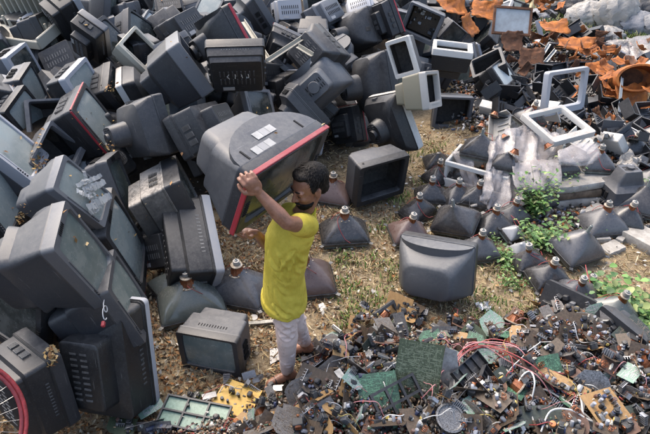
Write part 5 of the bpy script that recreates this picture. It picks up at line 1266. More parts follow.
for k, (a, b, z0, z1, lab) in enumerate([((536, 66), (550, 44), .3, .5, 'upper silvery angle bar leaning between rusted sheets'), ((541, 68), (556, 50), .25, .45, 'lower silvery angle bar beside its twin'), ((602, 72), (624, 92), .3, .25, 'dark angle bar in front of the orange sheet by the drum'), ((619, 112), (622, 78), .2, .5, 'thin grey pipe standing in front of the rusty drum'), ((268, 62), (312, 33), 1.25, 1.3, 'long beige frame bar lying across the pile at the centre'), ((243, 22), (268, 60), 1.4, 1.25, 'pale beige frame bar running down to the long beige one'), ((297, 47), (312, 56), 1.3, 1.25, 'short beige bar below the long one')]):
    m = MB(); A, B = W_(*a, z0), W_(*b, z1); d = (B-A); L = d.length; M = d.to_track_quat('X', 'Z').to_matrix()
    m.box((A+B)/2, (L, .035, .006), M); m.box((A+B)/2+M @ Vector((0, .016, .016)), (L, .006, .035), M); o = m.obj('metal_bar', BEIGE() if k > 3 else flat('galvanised', (.42, .45, .45), .45, .25, 7, .3, (.3, .31, .3)), None); tag(o, lab, 'metal bar'); USED.add(lab)
# bags and tarpaulin at the back
def bag(w, d, h, mat, seed, name='rubbish_bag'):
    r = random.Random(seed); m = MB(); n = 34; rings = []
    for j in range(15):
        t = j/14; k = math.sin(math.pi*(.12+.85*t))**.6
        rings.append([(k*w/2*math.cos(6.283*i/n)*(1+.16*math.sin(i*2.1+j*1.3+seed)+r.uniform(-.035, .035)), k*d/2*math.sin(6.283*i/n)*(1+.12*math.sin(i*1.7+seed)+.06*math.sin(i*4.3+j*2.1)+r.uniform(-.035, .035)), h*(t**.9)*(1+.06*r.random())) for i in range(n)])
    m.loft(rings); return m.obj(name, mat, None, 60)
BAGB = lambda: plastic('bag_black', (.018, .018, .022), .3, .25, bump=.8, bscale=3, bdist=.05); BAGW = lambda: plastic('bag_white', (.36, .35, .33), .35, .6, (.24, .21, .17), bump=.8, bscale=3, bdist=.05); BAGG = lambda: plastic('bag_grey', (.16, .165, .18), .4, .35, bump=.8, bscale=3, bdist=.05)
for k, (px, py, w_, h_, mt, lab) in enumerate([(592, 14, 1.15, .65, BAGB, 'black rubbish bag at the top edge, left of the big white one'), (611, 25, .72, .7, BAGW, 'big white peaked rubbish bag near the top right'), (584, 22, .7, .5, BAGW, 'smaller white rubbish bag under the black one'), (640, 18, 1.0, .6, BAGB, 'black rubbish bag in the top right corner'), (632, 30, .8, .45, BAGG, 'grey rubbish bag just below the top right black one'), (562, 8, .8, .4, BAGB, 'small black rubbish bag at the top edge above the grass'), (604, 36, .6, .3, BAGW, 'dirty white bag lying on the grass'), (648, 30, .6, .4, BAGG, 'grey rubbish bag cut off by the right picture edge'), (540, 14, .6, .25, BAGG, 'flat grey bag right of the wooden pole'), (620, 6, .7, .4, BAGG, 'grey bag at the top edge between two black ones')]):
    o = bag(w_, w_*.8, h_, mt(), k); p = at(px, py+6); o.location = (p.x, p.y, p.z-.05); tag(o, lab, 'rubbish bag', 'rubbish bags at the back'); USED.add(lab); anchor(['the left black bag', 'the peaked white bag', 'the smaller white bag', 'the corner black bag', 'the grey bag', 'the far black bag', 'the white bag on grass', 'the edge grey bag', 'the flat grey bag', 'the top grey bag'][k], px, py)
for k in range(26):   # a row continuing beyond the frame
    x = R4.uniform(-7, 14); y = R4.uniform(15.5, 20); px, py = pix((x, y, .4))
    if 0 < px < 650 and py > -10: continue
    o = bag(R4.uniform(.7, 1.2), .8, R4.uniform(.4, .8), R4.choice([BAGB, BAGW, BAGG])(), 50+k); o.location = (x, y, hgt(x, y)-.05); AUTO.append((o, 'rubbish bag', 'rubbish bag', 'rubbish bags at the back', px, py))
drape('tarpaulin', [W_(598, 42, .35), W_(628, 36, .45), W_(668, 34, .45)], [W_(598, 54, .12), W_(626, 66, .12), W_(668, 84, .12)], 2, .09, 'silvery crumpled tarpaulin spread at the right edge below the bags', 'the silvery tarpaulin', 12, .1, 30, 14)
# --- generic bits over the bank
def casing_bit(seed, mat):
    r = random.Random(seed); w, d, h = r.uniform(.16, .34), r.uniform(.10, .24), r.uniform(.05, .15); m = MB()
    m.box((0, 0, 0), (w, d, .012)); m.box((w/2, 0, h/2), (.012, d, h)); m.box((0, d/2, h/2-.001), (w, .012, h))
    for k in range(4): m.box((-w*.3+k*w*.2, -d*.1, .012), (.01, d*.6, .02))
    return m.obj('casing_fragment', mat, None)
def strip_bit(L, w, mat):
    m = MB(); m.box((0, 0, 0), (L, w, .02), None, .004); m.box((0, w*.4, .018), (L*.9, .01, .02)); return m.obj('plastic_strip', mat, None)
bits = [(casing_bit(1, BLACK()), 'black casing fragment', 'casing'), (casing_bit(2, CHAR()), 'charcoal casing fragment', 'casing'), (casing_bit(3, MGREY()), 'grey casing fragment', 'casing'), (casing_bit(4, BLACK()), 'deep black casing fragment', 'casing'), (casing_bit(5, DGREY()), 'dark grey casing fragment', 'casing'), (strip_bit(.45, .08, SILVER()), 'silver plastic strip', 'strip'), (strip_bit(.36, .06, BLACK()), 'black plastic strip', 'strip'),
        (casing_bit(6, PWHITE()), 'dirty white plastic piece', 'plastic piece'), (bent_sheet('rusty_sheet', .2, .11, RUST2(), 21, .8), 'brown rusty scrap', 'rusted sheet'), (bent_sheet('rusty_sheet', .2, .12, RUST(), 22, .8), 'orange rusty scrap', 'rusted sheet'), (crumple(.28, .24, .07, BAGW(), 'plastic_wrap', 7), 'crumpled pale plastic wrap', 'plastic wrap'), (speaker_ring(.07, DGREY()), 'grey loudspeaker', 'speaker')]
def scat(n, poly, wts, dz, mind, grp):
    pts = []; tr = 0
    xs = [p[0] for p in poly]; ys = [p[1] for p in poly]
    while len(pts) < n and tr < 5000:
        tr += 1; px, py = R4.uniform(min(xs), max(xs)), R4.uniform(min(ys), max(ys))
        if not inside(px, py, poly): continue
        p = at(px, py)
        if any((p-q).length < mind for q in pts): continue
        pts.append(p); i = R4.choices(range(len(bits)), wts)[0]; b_, lab, cat = bits[i]; o = fresh(b_)
        o.location = p+Vector((0, 0, R4.uniform(*dz))); o.rotation_mode = 'QUATERNION'; o.rotation_quaternion = Q(R4.uniform(0, 6.28), R4.gauss(0, .6), R4.gauss(0, .6))
        AUTO.append((o, lab, cat, grp, px, py))
scat(110, [(436, 14), (520, 30), (545, 60), (540, 105), (505, 118), (478, 120), (470, 86), (440, 60)], [5, 5, 1.5, 5, 4, 1.5, 3, .6, 2.5, 1, .7, 1], (.03, .28), .12, 'broken casings on the rubbish bank')
scat(110, [(430, -4), (540, -4), (560, 40), (520, 40), (440, 30)], [1, 1, 0, 1, 0, 0, 0, 0, 5, 9, .5, 0], (.05, .6), .09, 'rusted scrap on the bank')
scat(90, [(520, 45), (652, 50), (652, 125), (600, 110), (575, 80)], [0, 0, 0, .5, 0, 0, .5, 0, 5, 9, .3, 0], (.05, .3), .09, 'rusted scrap on the bank')
scat(130, [(520, 46), (575, 40), (652, 66), (652, 175), (600, 150), (545, 110), (530, 80)], [5, 4, 1.5, 5, 4, 1.2, 3, .7, 5, 3.5, 1.2, 1], (.02, .2), .12, 'broken casings on the rubbish bank')
scat(26, [(470, 118), (545, 105), (610, 140), (650, 170), (650, 190), (600, 170), (540, 140), (500, 140)], [2, 2, 2, 1, 1, 1, 1, 4, 1, .5, 5, 1], (.04, .3), .15, 'light rubbish on the platform')
for o, *_ in bits:
    if o.name not in first: wipe0 = [bpy.data.objects.remove(c) for c in kids(o)]; bpy.data.objects.remove(o)
rb = random.Random(9); P = []
for poly, n_ in (([(436, 14), (560, 20), (652, 60), (652, 190), (600, 175), (540, 150), (470, 125)], 9000), ([(600, 150), (655, 160), (655, 215), (600, 200)], 500), ([(445, 150), (610, 165), (610, 215), (500, 215)], 900)):
    xs = [p[0] for p in poly]; ys = [p[1] for p in poly]; k = 0
    while k < n_:
        px, py = rb.uniform(min(xs), max(xs)), rb.uniform(min(ys), max(ys))
        if not inside(px, py, poly): continue
        q = W_(px, py, .15); x, y = q.x+rb.gauss(0, .1), q.y+rb.gauss(0, .1); P.append((x, y, hgt(x, y)+rb.uniform(0, .08))); k += 1
crumbs('bank_rubble', 0, P, [(.05, .045, .04), (.02, .02, .022), (.14, .11, .08), (.35, .33, .3), (.30, .10, .03), (.09, .085, .08), (.5, .48, .45), (.2, .17, .14), (.08, .1, .16)], 18, 'small mixed rubble and plastic bits covering the rubbish bank', (.015, .07))
# --- plants
LEAFG = lambda: attrmat('leaf_green', .5, .4)
def plant(px, py, h, spread, n, leafsize, label, short=None, seed=1, broad=False, z=None):
    r = random.Random(seed); root = empty('weed'); base = at(px, py) if z is None else W_(px, py, z); root.location = base
    m = MB(); tips = []
    for k in range(max(4, n//22)):
        a = r.uniform(0, 6.28); L = h*r.uniform(.5, 1.05); pts = []
        for j in range(6): t = j/5; pts.append((spread*.9*t*t*math.cos(a+t*.4), spread*.9*t*t*math.sin(a+t*.4), L*t)); tips.append(Vector(pts[-1]))
        m.tube(pts, [.004*(1-.7*j/5) for j in range(6)], 5)
    m.obj('stem', flat('stem_green', (.10, .15, .04), .6, .2, 20), root)
    V = []; F = []; C = []
    for k in range(n):
        p = r.choice(tips)*r.uniform(.8, 1.05)+Vector([r.gauss(0, leafsize*.9) for _ in range(3)]); p.z = max(.01, p.z)
        L = leafsize*r.uniform(.6, 1.25); w = L*(.8 if broad else .55); a = r.uniform(0, 6.28); e = r.uniform(-.5, .5)
        d = Vector((math.cos(a)*math.cos(e), math.sin(a)*math.cos(e), math.sin(e))); s = Vector((-math.sin(a), math.cos(a), r.uniform(-.4, .4))).normalized(); u = d.cross(s)
        if u.z < 0: u = -u
        q = len(V); c_ = p+d*L*.5; V += [p, p+d*L*.3+s*w*.5+u*L*.08, p+d*L*.75+s*w*.38+u*L*.05, p+d*L-u*L*.1, p+d*L*.75-s*w*.38+u*L*.05, p+d*L*.3-s*w*.5+u*L*.08, c_-u*L*.02]
        F += [(q, q+1, q+6, q+6), (q+1, q+2, q+6, q+6), (q+2, q+3, q+6, q+6), (q+3, q+4, q+6, q+6), (q+4, q+5, q+6, q+6), (q+5, q, q+6, q+6)]
        g = r.choice([(.10, .21, .045), (.06, .14, .03), (.14, .26, .06), (.08, .17, .05), (.22, .27, .09), (.045, .1, .025)]); v = r.uniform(.7, 1.2); C += [tuple(x*v for x in g)]*6
    F = np.array([f[:3] for f in F]); o = np_obj('leaves', np.array([tuple(v) for v in V]), F, np.array(C), LEAFG()); o.parent = root
    tag(root, label, 'weed', 'green weeds'); USED.add(label)
    if short: anchor(short, px, py-10)
plant(530, 218, .50, .20, 620, .05, 'tall bright green weed climbing up the front of the plastic sheet', 'the tall weed', 1)
plant(538, 246, .28, .24, 480, .048, 'bushy green weed at the foot of the tall one, left of the buttoned grey tube', 'the bushy weed', 2)
plant(508, 262, .14, .22, 280, .04, 'low spreading weed on the grass right of the lone casing', 'the low weed', 3)
plant(560, 190, .24, .2, 190, .04, 'leafy weed growing in front of the layered slabs', None, 4, z=.12)
plant(488, 240, .10, .14, 80, .03, 'small weed beside the tube under the sheet', None, 5)
plant(622, 318, .22, .26, 420, .06, 'broad-leaved green plant above the dark right board', 'the broad-leaved plant', 6, True)
plant(646, 330, .24, .26, 420, .06, 'broad-leaved green plant cut off by the right picture edge', None, 7, True)
plant(600, 304, .12, .2, 220, .045, 'smaller broad-leaved plant left of its larger neighbours', None, 8, True)
plant(590, 236, .12, .12, 60, .03, 'little weed between the grey tubes and the stones', None, 9)
plant(640, 190, .22, .2, 130, .04, 'green weed right of the face-down small casing', None, 10)
plant(513, 285, .09, .15, 90, .03, 'low weed left of the green-tipped tube', None, 11)
cs = []
for k in range(26):
    px, py = R4.uniform(530, 660), R4.uniform(22, 46); p = at(px, py); cs.append((p.x, p.y, 0, .3))
for px, py in ((500, 18), (520, 18), (548, 16), (570, 30), (430, 6), (645, 48)): p = at(px, py); cs.append((p.x, p.y, 0, .35))
blades('far_grass', cs, 4200, (.05, .16), 15, [(.11, .18, .04), (.16, .22, .06), (.08, .13, .035), (.25, .22, .11)], 'bright green grass growing behind the rusty bank')

# ------------------------------------------------------------------ the man
def voxel(name, m, size, mat, parent, smooth=6, extra=None):
    me = bpy.data.meshes.new(name+'_src'); me.from_pydata(m.v, [], m.f); me.update()
    o = bpy.data.objects.new(name+'_src', me); COL.objects.link(o)
    r = o.modifiers.new('r', 'REMESH'); r.mode = 'VOXEL'; r.voxel_size = size; r.use_smooth_shade = True
    if smooth: s = o.modifiers.new('s', 'SMOOTH'); s.factor = .5; s.iterations = smooth
    dg = bpy.context.evaluated_depsgraph_get(); me2 = bpy.data.meshes.new_from_object(o.evaluated_get(dg)); me2.name = name
    bpy.data.objects.remove(o); me2.materials.clear(); me2.materials.append(mat)
    if extra: extra(me2)
    me2.polygons.foreach_set('use_smooth', [True]*len(me2.polygons)); me2.update()
    q = bpy.data.objects.new(name, me2); COL.objects.link(q)
    if parent is not None: q.parent = parent
    return q
def ball(m, c, r, M=None, n=14):
    c = Vector(c); r = r if isinstance(r, (tuple, list)) else (r, r, r); rings = []
    for j in range(1, n):
        t = math.pi*j/n; rg_ = []
        for i in range(n*2):
            a = math.pi*i/n; v = Vector((r[0]*math.sin(t)*math.cos(a), r[1]*math.sin(t)*math.sin(a), r[2]*math.cos(t)))
            if M is not None: v = M @ v
            rg_.append(c+v)
        rings.append(rg_)
    m.loft(rings)
def limb(m, pts, rs, n=14):
    P = [Vector(p) for p in pts]
    m.tube(P, rs, n)
    for p, r in zip(P, rs): ball(m, p, r*.99, None, 9)
def ell(m, pts, rad_, fw, n=20):
    """torso tube with elliptical sections; fw = forward direction"""
    fw = Vector(fw).normalized(); rings = []
    for i, (p, (a, b)) in enumerate(zip(pts, rad_)):
        d = (Vector(pts[min(i+1, len(pts)-1)])-Vector(pts[max(i-1, 0)])).normalized(); s = d.cross(fw).normalized(); f = s.cross(d)
        rings.append([Vector(p)+f*a*math.cos(6.283*k/n)+s*b*math.sin(6.283*k/n) for k in range(n)])
    m.loft(rings)
Y = at_y
FW = Vector((-.93, -.25, 0)).normalized()           # where the chest points
SD = Vector((0, 0, 1)).cross(FW)*1.0                # his left-to-right axis
J = dict(pel=Y(285, 296, 2.60), waist=Y(284, 272, 2.60), chest=Y(288, 240, 2.60), upch=Y(297, 222, 2.60), neck=Y(303, 212, 2.595), head=Y(309, 187, 2.575),
         shL=Y(307, 226, 2.45), elL=Y(287, 223, 2.27), wrL=Y(259, 193, 2.29), shR=Y(293, 216, 2.76), elR=Y(268, 246, 2.80), wrR=Y(256, 233, 2.68),
         hipL=Y(284, 299, 2.53), knL=Y(287, 338, 2.46), anL=Y(287, 366, 2.50), hipR=Y(287, 296, 2.68), knR=Y(296, 323, 2.66), anR=Y(305, 347, 2.74))
hz = hgt(J['anL'].x, J['anL'].y)
J['anL'].z = hz+.085; J['anR'].z = hgt(J['anR'].x, J['anR'].y)+.10
skin, nt, b = nodes('skin_brown')
n1 = noise(nt, 18, 7, rough=.75); nt.links.new(mixc(nt, ramp(nt, n1, .35, .65), (.17, .075, .045), (.32, .16, .10)), b.inputs['Base Color']); b.inputs['Roughness'].default_value = .42
b.inputs['Subsurface Weight'].default_value = .12; b.inputs['Subsurface Radius'].default_value = (.02, .008, .004); b.inputs['Subsurface Scale'].default_value = .5
m = MB()
ell(m, [J['pel']+Vector((0, 0, -.05)), J['pel'], J['waist'], J['chest'], J['upch'], J['neck']+Vector((0, 0, -.02))], [(.07, .10), (.08, .115), (.078, .12), (.095, .15), (.082, .145), (.05, .07)], FW)
limb(m, [J['upch']+Vector((0, 0, .02)), J['neck'], J['head']+Vector((.02, .01, -.03))], [.062, .054, .052])
for s in 'LR':
    limb(m, [J['upch']*.5+J['sh'+s]*.5, J['sh'+s]], [.058, .056])
    e, w_, sh = J['el'+s], J['wr'+s], J['sh'+s]
    limb(m, [sh, sh.lerp(e, .35), sh.lerp(e, .75), e], [.052, .048, .040, .036])
    limb(m, [e, e.lerp(w_, .28), e.lerp(w_, .65), w_], [.036, .039, .031, .024])
    h, k, a = J['hip'+s], J['kn'+s], J['an'+s]
    limb(m, [h, h.lerp(k, .4), k], [.062, .068, .052]); limb(m, [k, k.lerp(a, .35), k.lerp(a, .8), a], [.050, .052, .036, .033])
# feet
def foot(a, fw):
    fw = Vector(fw).normalized(); g = a.z-.075; P = Vector((a.x, a.y, g))
    limb(m, [a, P-fw*.03+Vector((0, 0, .035))], [.034, .036]); limb(m, [P-fw*.03+Vector((0, 0, .033)), P+fw*.06+Vector((0, 0, .035)), P+fw*.13+Vector((0, 0, .022))], [.033, .034, .026])
    s = Vector((0, 0, 1)).cross(fw)
    for i in range(5): q = P+fw*(.13-.008*abs(i-1))+s*(.03-.015*i)+Vector((0, 0, .016)); limb(m, [q, q+fw*(.045-.006*i)], [.012-.0012*i, .009-.001*i], 8)
fL, fR = Vector((-.9, -.42, 0)), Vector((-.98, -.1, 0)); foot(J['anL'], fL); foot(J['anR'], fR)
# head: skull, jaw, face
hd = J['head']; HF = Vector((-.80, -.56, -.20)).normalized(); HS = HF.cross(Vector((0, 0, 1))).normalized(); HU = HS.cross(HF)
HM = Matrix((HF, HS, HU)).transposed()               # columns: forward, side, up
def hp(f, s, u): return hd+HF*f+HS*s+HU*u
ball(m, hp(-.012, 0, .03), (.097, .077, .095), HM); ball(m, hp(.028, 0, -.02), (.062, .062, .085), HM); ball(m, hp(.05, 0, -.075), (.036, .040, .030), HM); ball(m, hp(.02, 0, -.055), (.055, .052, .042), HM)
for s in (-1, 1):
    ball(m, hp(.055, s*.034, -.025), (.03, .022, .024), HM); ball(m, hp(.074, s*.03, .022), (.016, .028, .010), HM)     # cheek, brow
    ball(m, hp(-.005, s*.078, -.005), (.020, .008, .032), Matrix.Rotation(0, 3, 'Z') @ HM); ball(m, hp(-.012, s*.083, .008), (.014, .006, .020), HM)   # ear
    ball(m, hp(.073, s*.03, .003), (.014, .015, .010), HM, 10)                                                          # lid
    ball(m, hp(.092, s*.011, -.036), (.010, .009, .008), HM, 9)                                                         # nostril wing
limb(m, [hp(.084, 0, .018), hp(.097, 0, -.008), hp(.108, 0, -.030)], [.008, .010, .013], 10)
ball(m, hp(.086, 0, -.060), (.012, .022, .007), HM, 10); ball(m, hp(.083, 0, -.070), (.012, .019, .008), HM, 10)
# hands: palm, four bent fingers, thumb
def hand(w_, d, pn, side, curl, sc=1.):
    """d along the palm, pn palm normal (towards what is held), side = direction of the thumb"""
    d = Vector(d).normalized(); pn = Vector(pn); pn = (pn-d*pn.dot(d)).normalized(); t = Vector(side); t = (t-d*t.dot(d)-pn*t.dot(pn)).normalized()
    c = w_+d*.05
    M3 = Matrix((d, t, pn)).transposed(); ball(m, w_+d*.048, (.050, .040, .017), M3); limb(m, [w_, w_+d*.03], [.024, .024])
    for i, (o_, L) in enumerate(((.034, .072), (.0115, .080), (-.0115, .074), (-.033, .058))):
        k = w_+d*(.088-.004*abs(i-1))+t*o_; P = [w_+d*.05+t*o_*.8, k]; ang = .35; x = k
        for seg, q in zip((.45, .32, .23), curl):
            ang += q; x = x+(d*math.cos(ang)+pn*math.sin(ang))*L*seg; P.append(x)
        limb(m, P, [.0105, .0098, .0092, .0085, .0072], 9)
    q0 = w_+d*.022+t*.024; q1 = q0+(d*.5+t*.75+pn*.35).normalized()*.036; q2 = q1+(d*.75+t*.15+pn*.65).normalized()*.030; q3 = q2+(d*.6-t*.2+pn*.75).normalized()*.022
    limb(m, [q0, q1, q2, q3], [.015, .0125, .0110, .0090], 9)
corner = Y(252, 179, 2.272)
TVq = Quaternion(POSES['T35']['q']); TVn = TVq @ Vector((0, -1, 0)); TVu = TVq @ Vector((0, 0, 1)); TVx = TVq @ Vector((1, 0, 0))
hand(J['wrL'], (corner+Vector((-.005, 0, .012)))-J['wrL']+Vector((-.02, .0, .0)), -TVn*.5+Vector((-.25, .8, -.1)), Vector((-.2, -.3, -1)), (.45, .75, .6))
bl = Vector(POSES['T35']['loc'])+TVq @ Vector((-POSES['T35']['dim'][0]/2+.10, .02, -POSES['T35']['dim'][1]/2))
hand(J['wrR'], Vector((-.85, -.2, .15)), TVu, Vector((.1, -1, .2)), (.35, .6, .5))
man = voxel('person', m, .0042, skin, None, 3)
tag(man, 'dark-haired bearded man in yellow t-shirt and pale trousers carrying a television on his shoulder', 'person')
anchor('the man', 285, 290)
# t-shirt
cloth, nt, b = nodes('yellow_cotton')
n1 = noise(nt, 11, 6); n2 = noise(nt, 70, 3); c_ = mixc(nt, ramp(nt, n1, .35, .65), (.44, .35, .045), (.58, .47, .075)); c_ = mixc(nt, ramp(nt, n2, .58, .72), c_, (.42, .34, .05)); nt.links.new(c_, b.inputs['Base Color']); b.inputs['Roughness'].default_value = .85; b.inputs['Specular IOR Level'].default_value = .15
tc = nt.nodes.new('ShaderNodeTexCoord'); mp = nt.nodes.new('ShaderNodeMapping'); mp.inputs['Scale'].default_value = (9, 9, 3.0); mp.inputs['Rotation'].default_value = (.2, .5, 0); nt.links.new(tc.outputs['Object'], mp.inputs[0])
n3 = noise(nt, 1.3, 3, vec=mp.outputs[0]); bp = N(nt, 'ShaderNodeBump'); bp.inputs['Strength'].default_value = .5; bp.inputs['Distance'].default_value = .02; nt.links.new(n3, bp.inputs['Height']); nt.links.new(bp.outputs[0], b.inputs['Normal'])
m = MB()
hem = Y(284, 301, 2.60)
ell(m, [hem, hem+Vector((0, 0, .03)), J['pel'], J['waist'], J['chest'], J['upch'], J['neck']+Vector((.008, 0, -.025)), J['neck']+Vector((.010, 0, .0))],
    [(.146, .190), (.144, .190), (.138, .184), (.122, .166), (.128, .178), (.108, .164), (.082, .10), (.064, .066)], FW, 28)
for s in 'LR':
    sh, e = J['sh'+s], J['el'+s]; limb(m, [J['upch'].lerp(sh, .4), sh, sh.lerp(e, .26), sh.lerp(e, .42)], [.070, .066, .065, .064], 16)
def fold_lines(me, segs):
    """push the cloth in and out along short curved creases"""
    n = len(me.vertices); co = np.empty(n*3, np.float32); nn = np.empty(n*3, np.float32); me.vertices.foreach_get('co', co); me.vertex_normals.foreach_get('vector', nn)
    co = co.reshape(-1, 3).astype(float); nn = nn.reshape(-1, 3); a = np.zeros(n)
    for p, q, w, amp in segs:
        p, q = np.array(p), np.array(q); d = q-p; t = np.clip(((co-p) @ d)/(d @ d), 0, 1); bow = np.sin(t*math.pi)[:, None]*np.cross(d, nn)*.12
        r_ = np.linalg.norm(co-(p+t[:, None]*d+bow), axis=1); ww = w*(.35+.65*np.sin(np.clip(t, .03, .97)*math.pi)); x = r_/ww
        a += amp*(np.exp(-x*x)-.5*np.exp(-((x-1.7)**2)*1.5))
    co += nn*np.clip(a, -.010, .020)[:, None]; me.vertices.foreach_set('co', co.astype(np.float32).ravel())
def shirt_folds(me):
    r = random.Random(12); S = []; C0 = Vector(J['chest'])
    arm = J['shL']+Vector((.03, 0, -.09))
    for k in range(9):      # drag lines from the raised arm down to the belly and back
        a = -2.3+.22*k; e = arm+Vector((math.cos(a)*.30, -.02, math.sin(a)*.34)); s0 = arm.lerp(e, .15); S.append((s0+Vector((0, -.03, 0)), e, r.uniform(.010, .018), r.uniform(.011, .017)))
    for k in range(46):
        z = r.uniform(.58, 1.28); c = Vector((C0.x+.01, 2.6, z)); an = r.uniform(2.6, 6.2); p = c+Vector((math.cos(an)*.13, math.sin(an)*.18, 0)); t = Vector((-math.sin(an), math.cos(an), r.uniform(-1.8, -.3))).normalized(); L = r.uniform(.06, .17)
        S.append((p-t*L, p+t*L, r.uniform(.011, .022), r.choice([-.7, 1])*r.uniform(.005, .010)))
    fold_lines(me, S)
shirt = voxel('t_shirt', m, .007, cloth, man, 5, shirt_folds)
m = MB(); nk = J['neck']+Vector((.010, 0, .004)); P = []
for k in range(25):
    a = 6.283*k/24; f = FW; s = Vector((0, 0, 1)).cross(f); P.append(nk+f*.060*math.cos(a)+s*.062*math.sin(a)+Vector((0, 0, -.014*math.cos(a))))
m.tube(P, .0055, 6, False); m.obj('collar', flat('collar_yellow', (.46, .42, .012), .85, .1), shirt)
# trousers
tr, nt, b = nodes('pale_trousers')
n1 = noise(nt, 8, 6); n2 = noise(nt, 45, 4); c_ = mixc(nt, ramp(nt, n1, .35, .7), (.52, .40, .35), (.66, .54, .485)); c_ = mixc(nt, ramp(nt, n2, .55, .8), c_, (.36, .27, .22)); nt.links.new(c_, b.inputs['Base Color']); b.inputs['Roughness'].default_value = .9; b.inputs['Specular IOR Level'].default_value = .1
m = MB()
ell(m, [J['pel']+Vector((0, 0, -.10)), J['pel']+Vector((0, 0, -.02)), J['pel']+Vector((0, 0, .08))], [(.078, .115), (.082, .115), (.07, .105)], FW)
for s in 'LR':
    h, k, a = J['hip'+s], J['kn'+s], J['an'+s]; limb(m, [h, h.lerp(k, .35), h.lerp(k, .75), k], [.070, .080, .071, .068], 18); limb(m, [k, k.lerp(a, .3), k.lerp(a, .7), a+Vector((0, 0, .035))], [.068, .060, .052, .047], 18)
def leg_folds(me):
    r = random.Random(31); S = []
    for sd_ in 'LR':
        h, k, an_ = J['hip'+sd_], J['kn'+sd_], J['an'+sd_]
        for i in range(34):
            t = r.random(); c = h.lerp(k, t*.9+.1) if i % 2 else k.lerp(an_, t**.7); w = r.uniform(0, 6.28); R_ = .075 if i % 2 else .062
            p = c+Vector((math.cos(w)*R_, math.sin(w)*R_, 0)); t_ = Vector((-math.sin(w), math.cos(w), r.uniform(-.9, .9) if i % 2 else r.uniform(-.45, .45))).normalized(); L = r.uniform(.025, .07)
            S.append((p-t_*L, p+t_*L, r.uniform(.007, .014), r.choice([-1, 1])*r.uniform(.004, .010)))
    fold_lines(me, S)
voxel('trousers', m, .007, tr, man, 4, leg_folds)
# sandals
for s, f in (('L', fL), ('R', fR)):
    a = J['an'+s]; f = Vector(f).normalized(); sd_ = Vector((0, 0, 1)).cross(f); P0 = Vector((a.x, a.y, a.z-.085)); q = MB()
    pts = [(-.075, .028), (-.05, .036), (0, .036), (.07, .043), (.14, .046), (.18, .034), (.195, .012)]
    ol = [P0+f*x+sd_*y for x, y in pts]+[P0+f*x-sd_*y for x, y in reversed(pts)]
    q.loft([[p+Vector((0, 0, -.012)) for p in ol], [p+Vector((0, 0, .006)) for p in ol]])
    for x, r in ((.09, .045), (.02, .040)):
        q.tube([P0+f*x+sd_*r*math.cos(t)+Vector((0, 0, .003+.062*math.sin(t))) for t in [math.pi*k/10 for k in range(11)]], .006, 6)
    q.obj('sandal', flat('sandal_brown', (.022, .016, .014), .6, .3, 20), man)
# hair, beard, brows
hairm, nt, b = nodes('black_hair'); n1 = noise(nt, 60, 5); nt.links.new(mixc(nt, ramp(nt, n1, .35, .7), (.004, .0035, .0035), (.016, .013, .011)), b.inputs['Base Color']); b.inputs['Roughness'].default_value = .6; b.inputs['Specular IOR Level'].default_value = .2
m = MB(); ball(m, hp(-.030, 0, .043), (.096, .084, .092), HM); ball(m, hp(.022, 0, .098), (.052, .060, .026), HM); ball(m, hp(-.06, 0, -.005), (.055, .072, .065), HM)
for s in (-1, 1): ball(m, hp(.0, s*.070, .03), (.030, .012, .04), HM, 10)
def tuft(me):
    n = len(me.vertices); co = np.empty(n*3, np.float32); nn = np.empty(n*3, np.float32); me.vertices.foreach_get('co', co); me.vertex_normals.foreach_get('vector', nn)
    co = co.reshape(-1, 3); nn = nn.reshape(-1, 3); r = np.random.default_rng(2)
    a = np.sin(co[:, 0]*170+np.sin(co[:, 1]*90)*2)*np.sin(co[:, 1]*150+co[:, 2]*110)*.0013+r.normal(0, .0012, n)
    co += nn*a[:, None]; me.vertices.foreach_set('co', co.ravel())
hair = voxel('hair', m, .005, hairm, man, 3, tuft)
m = MB(); rr = random.Random(6)
for k in range(2600):
    u = Vector((rr.gauss(0, 1), rr.gauss(0, 1), rr.gauss(0, 1))).normalized()
    if u.z < -.25 or (u.x > .55 and u.z < .55): continue
    p = hp(-.026+u.x*.097, u.y*.085, .045+u.z*.093); nrm = (HM @ u).normalized(); t = (HM @ Vector((.5, rr.uniform(-.6, .6), -.25))).normalized(); L = rr.uniform(.010, .020)
    q = p+(nrm*.55+t)*L*.6; e = q+(nrm*.1+t)*L*.6; s = nrm.cross(t).normalized()*.0014
    i = m.add([p-s, p+s, q+s*.7, q-s*.7, e]); m.q(i, i+1, i+2, i+3); m.q(i+3, i+2, i+4)
m.obj('hair_strands', hairm, hair)
m = MB(); ball(m, hp(.052, 0, -.084), (.043, .045, .030), HM)
for s in (-1, 1): limb(m, [hp(.062, s*.028, -.078), hp(.042, s*.044, -.074), hp(.026, s*.052, -.066)], [.020, .017, .009])
limb(m, [hp(.084, -.028, -.062), hp(.097, -.012, -.050), hp(.099, .012, -.050), hp(.084, .028, -.062)], [.005, .0065, .0065, .005], 8)
voxel('beard', m, .004, hairm, man, 2, tuft)
for s in (-1, 1):
    m = MB(); limb(m, [hp(.090, s*.012, .024), hp(.090, s*.028, .031), hp(.080, s*.044, .026)], [.0035, .0045, .003], 7); m.obj('eyebrow', hairm, man)
    m = MB(); limb(m, [hp(.0865, s*.018, .000), hp(.0885, s*.030, -.004), hp(.083, s*.042, .0)], [.0012, .0022, .0012], 6); m.obj('eyelashes', hairm, man)

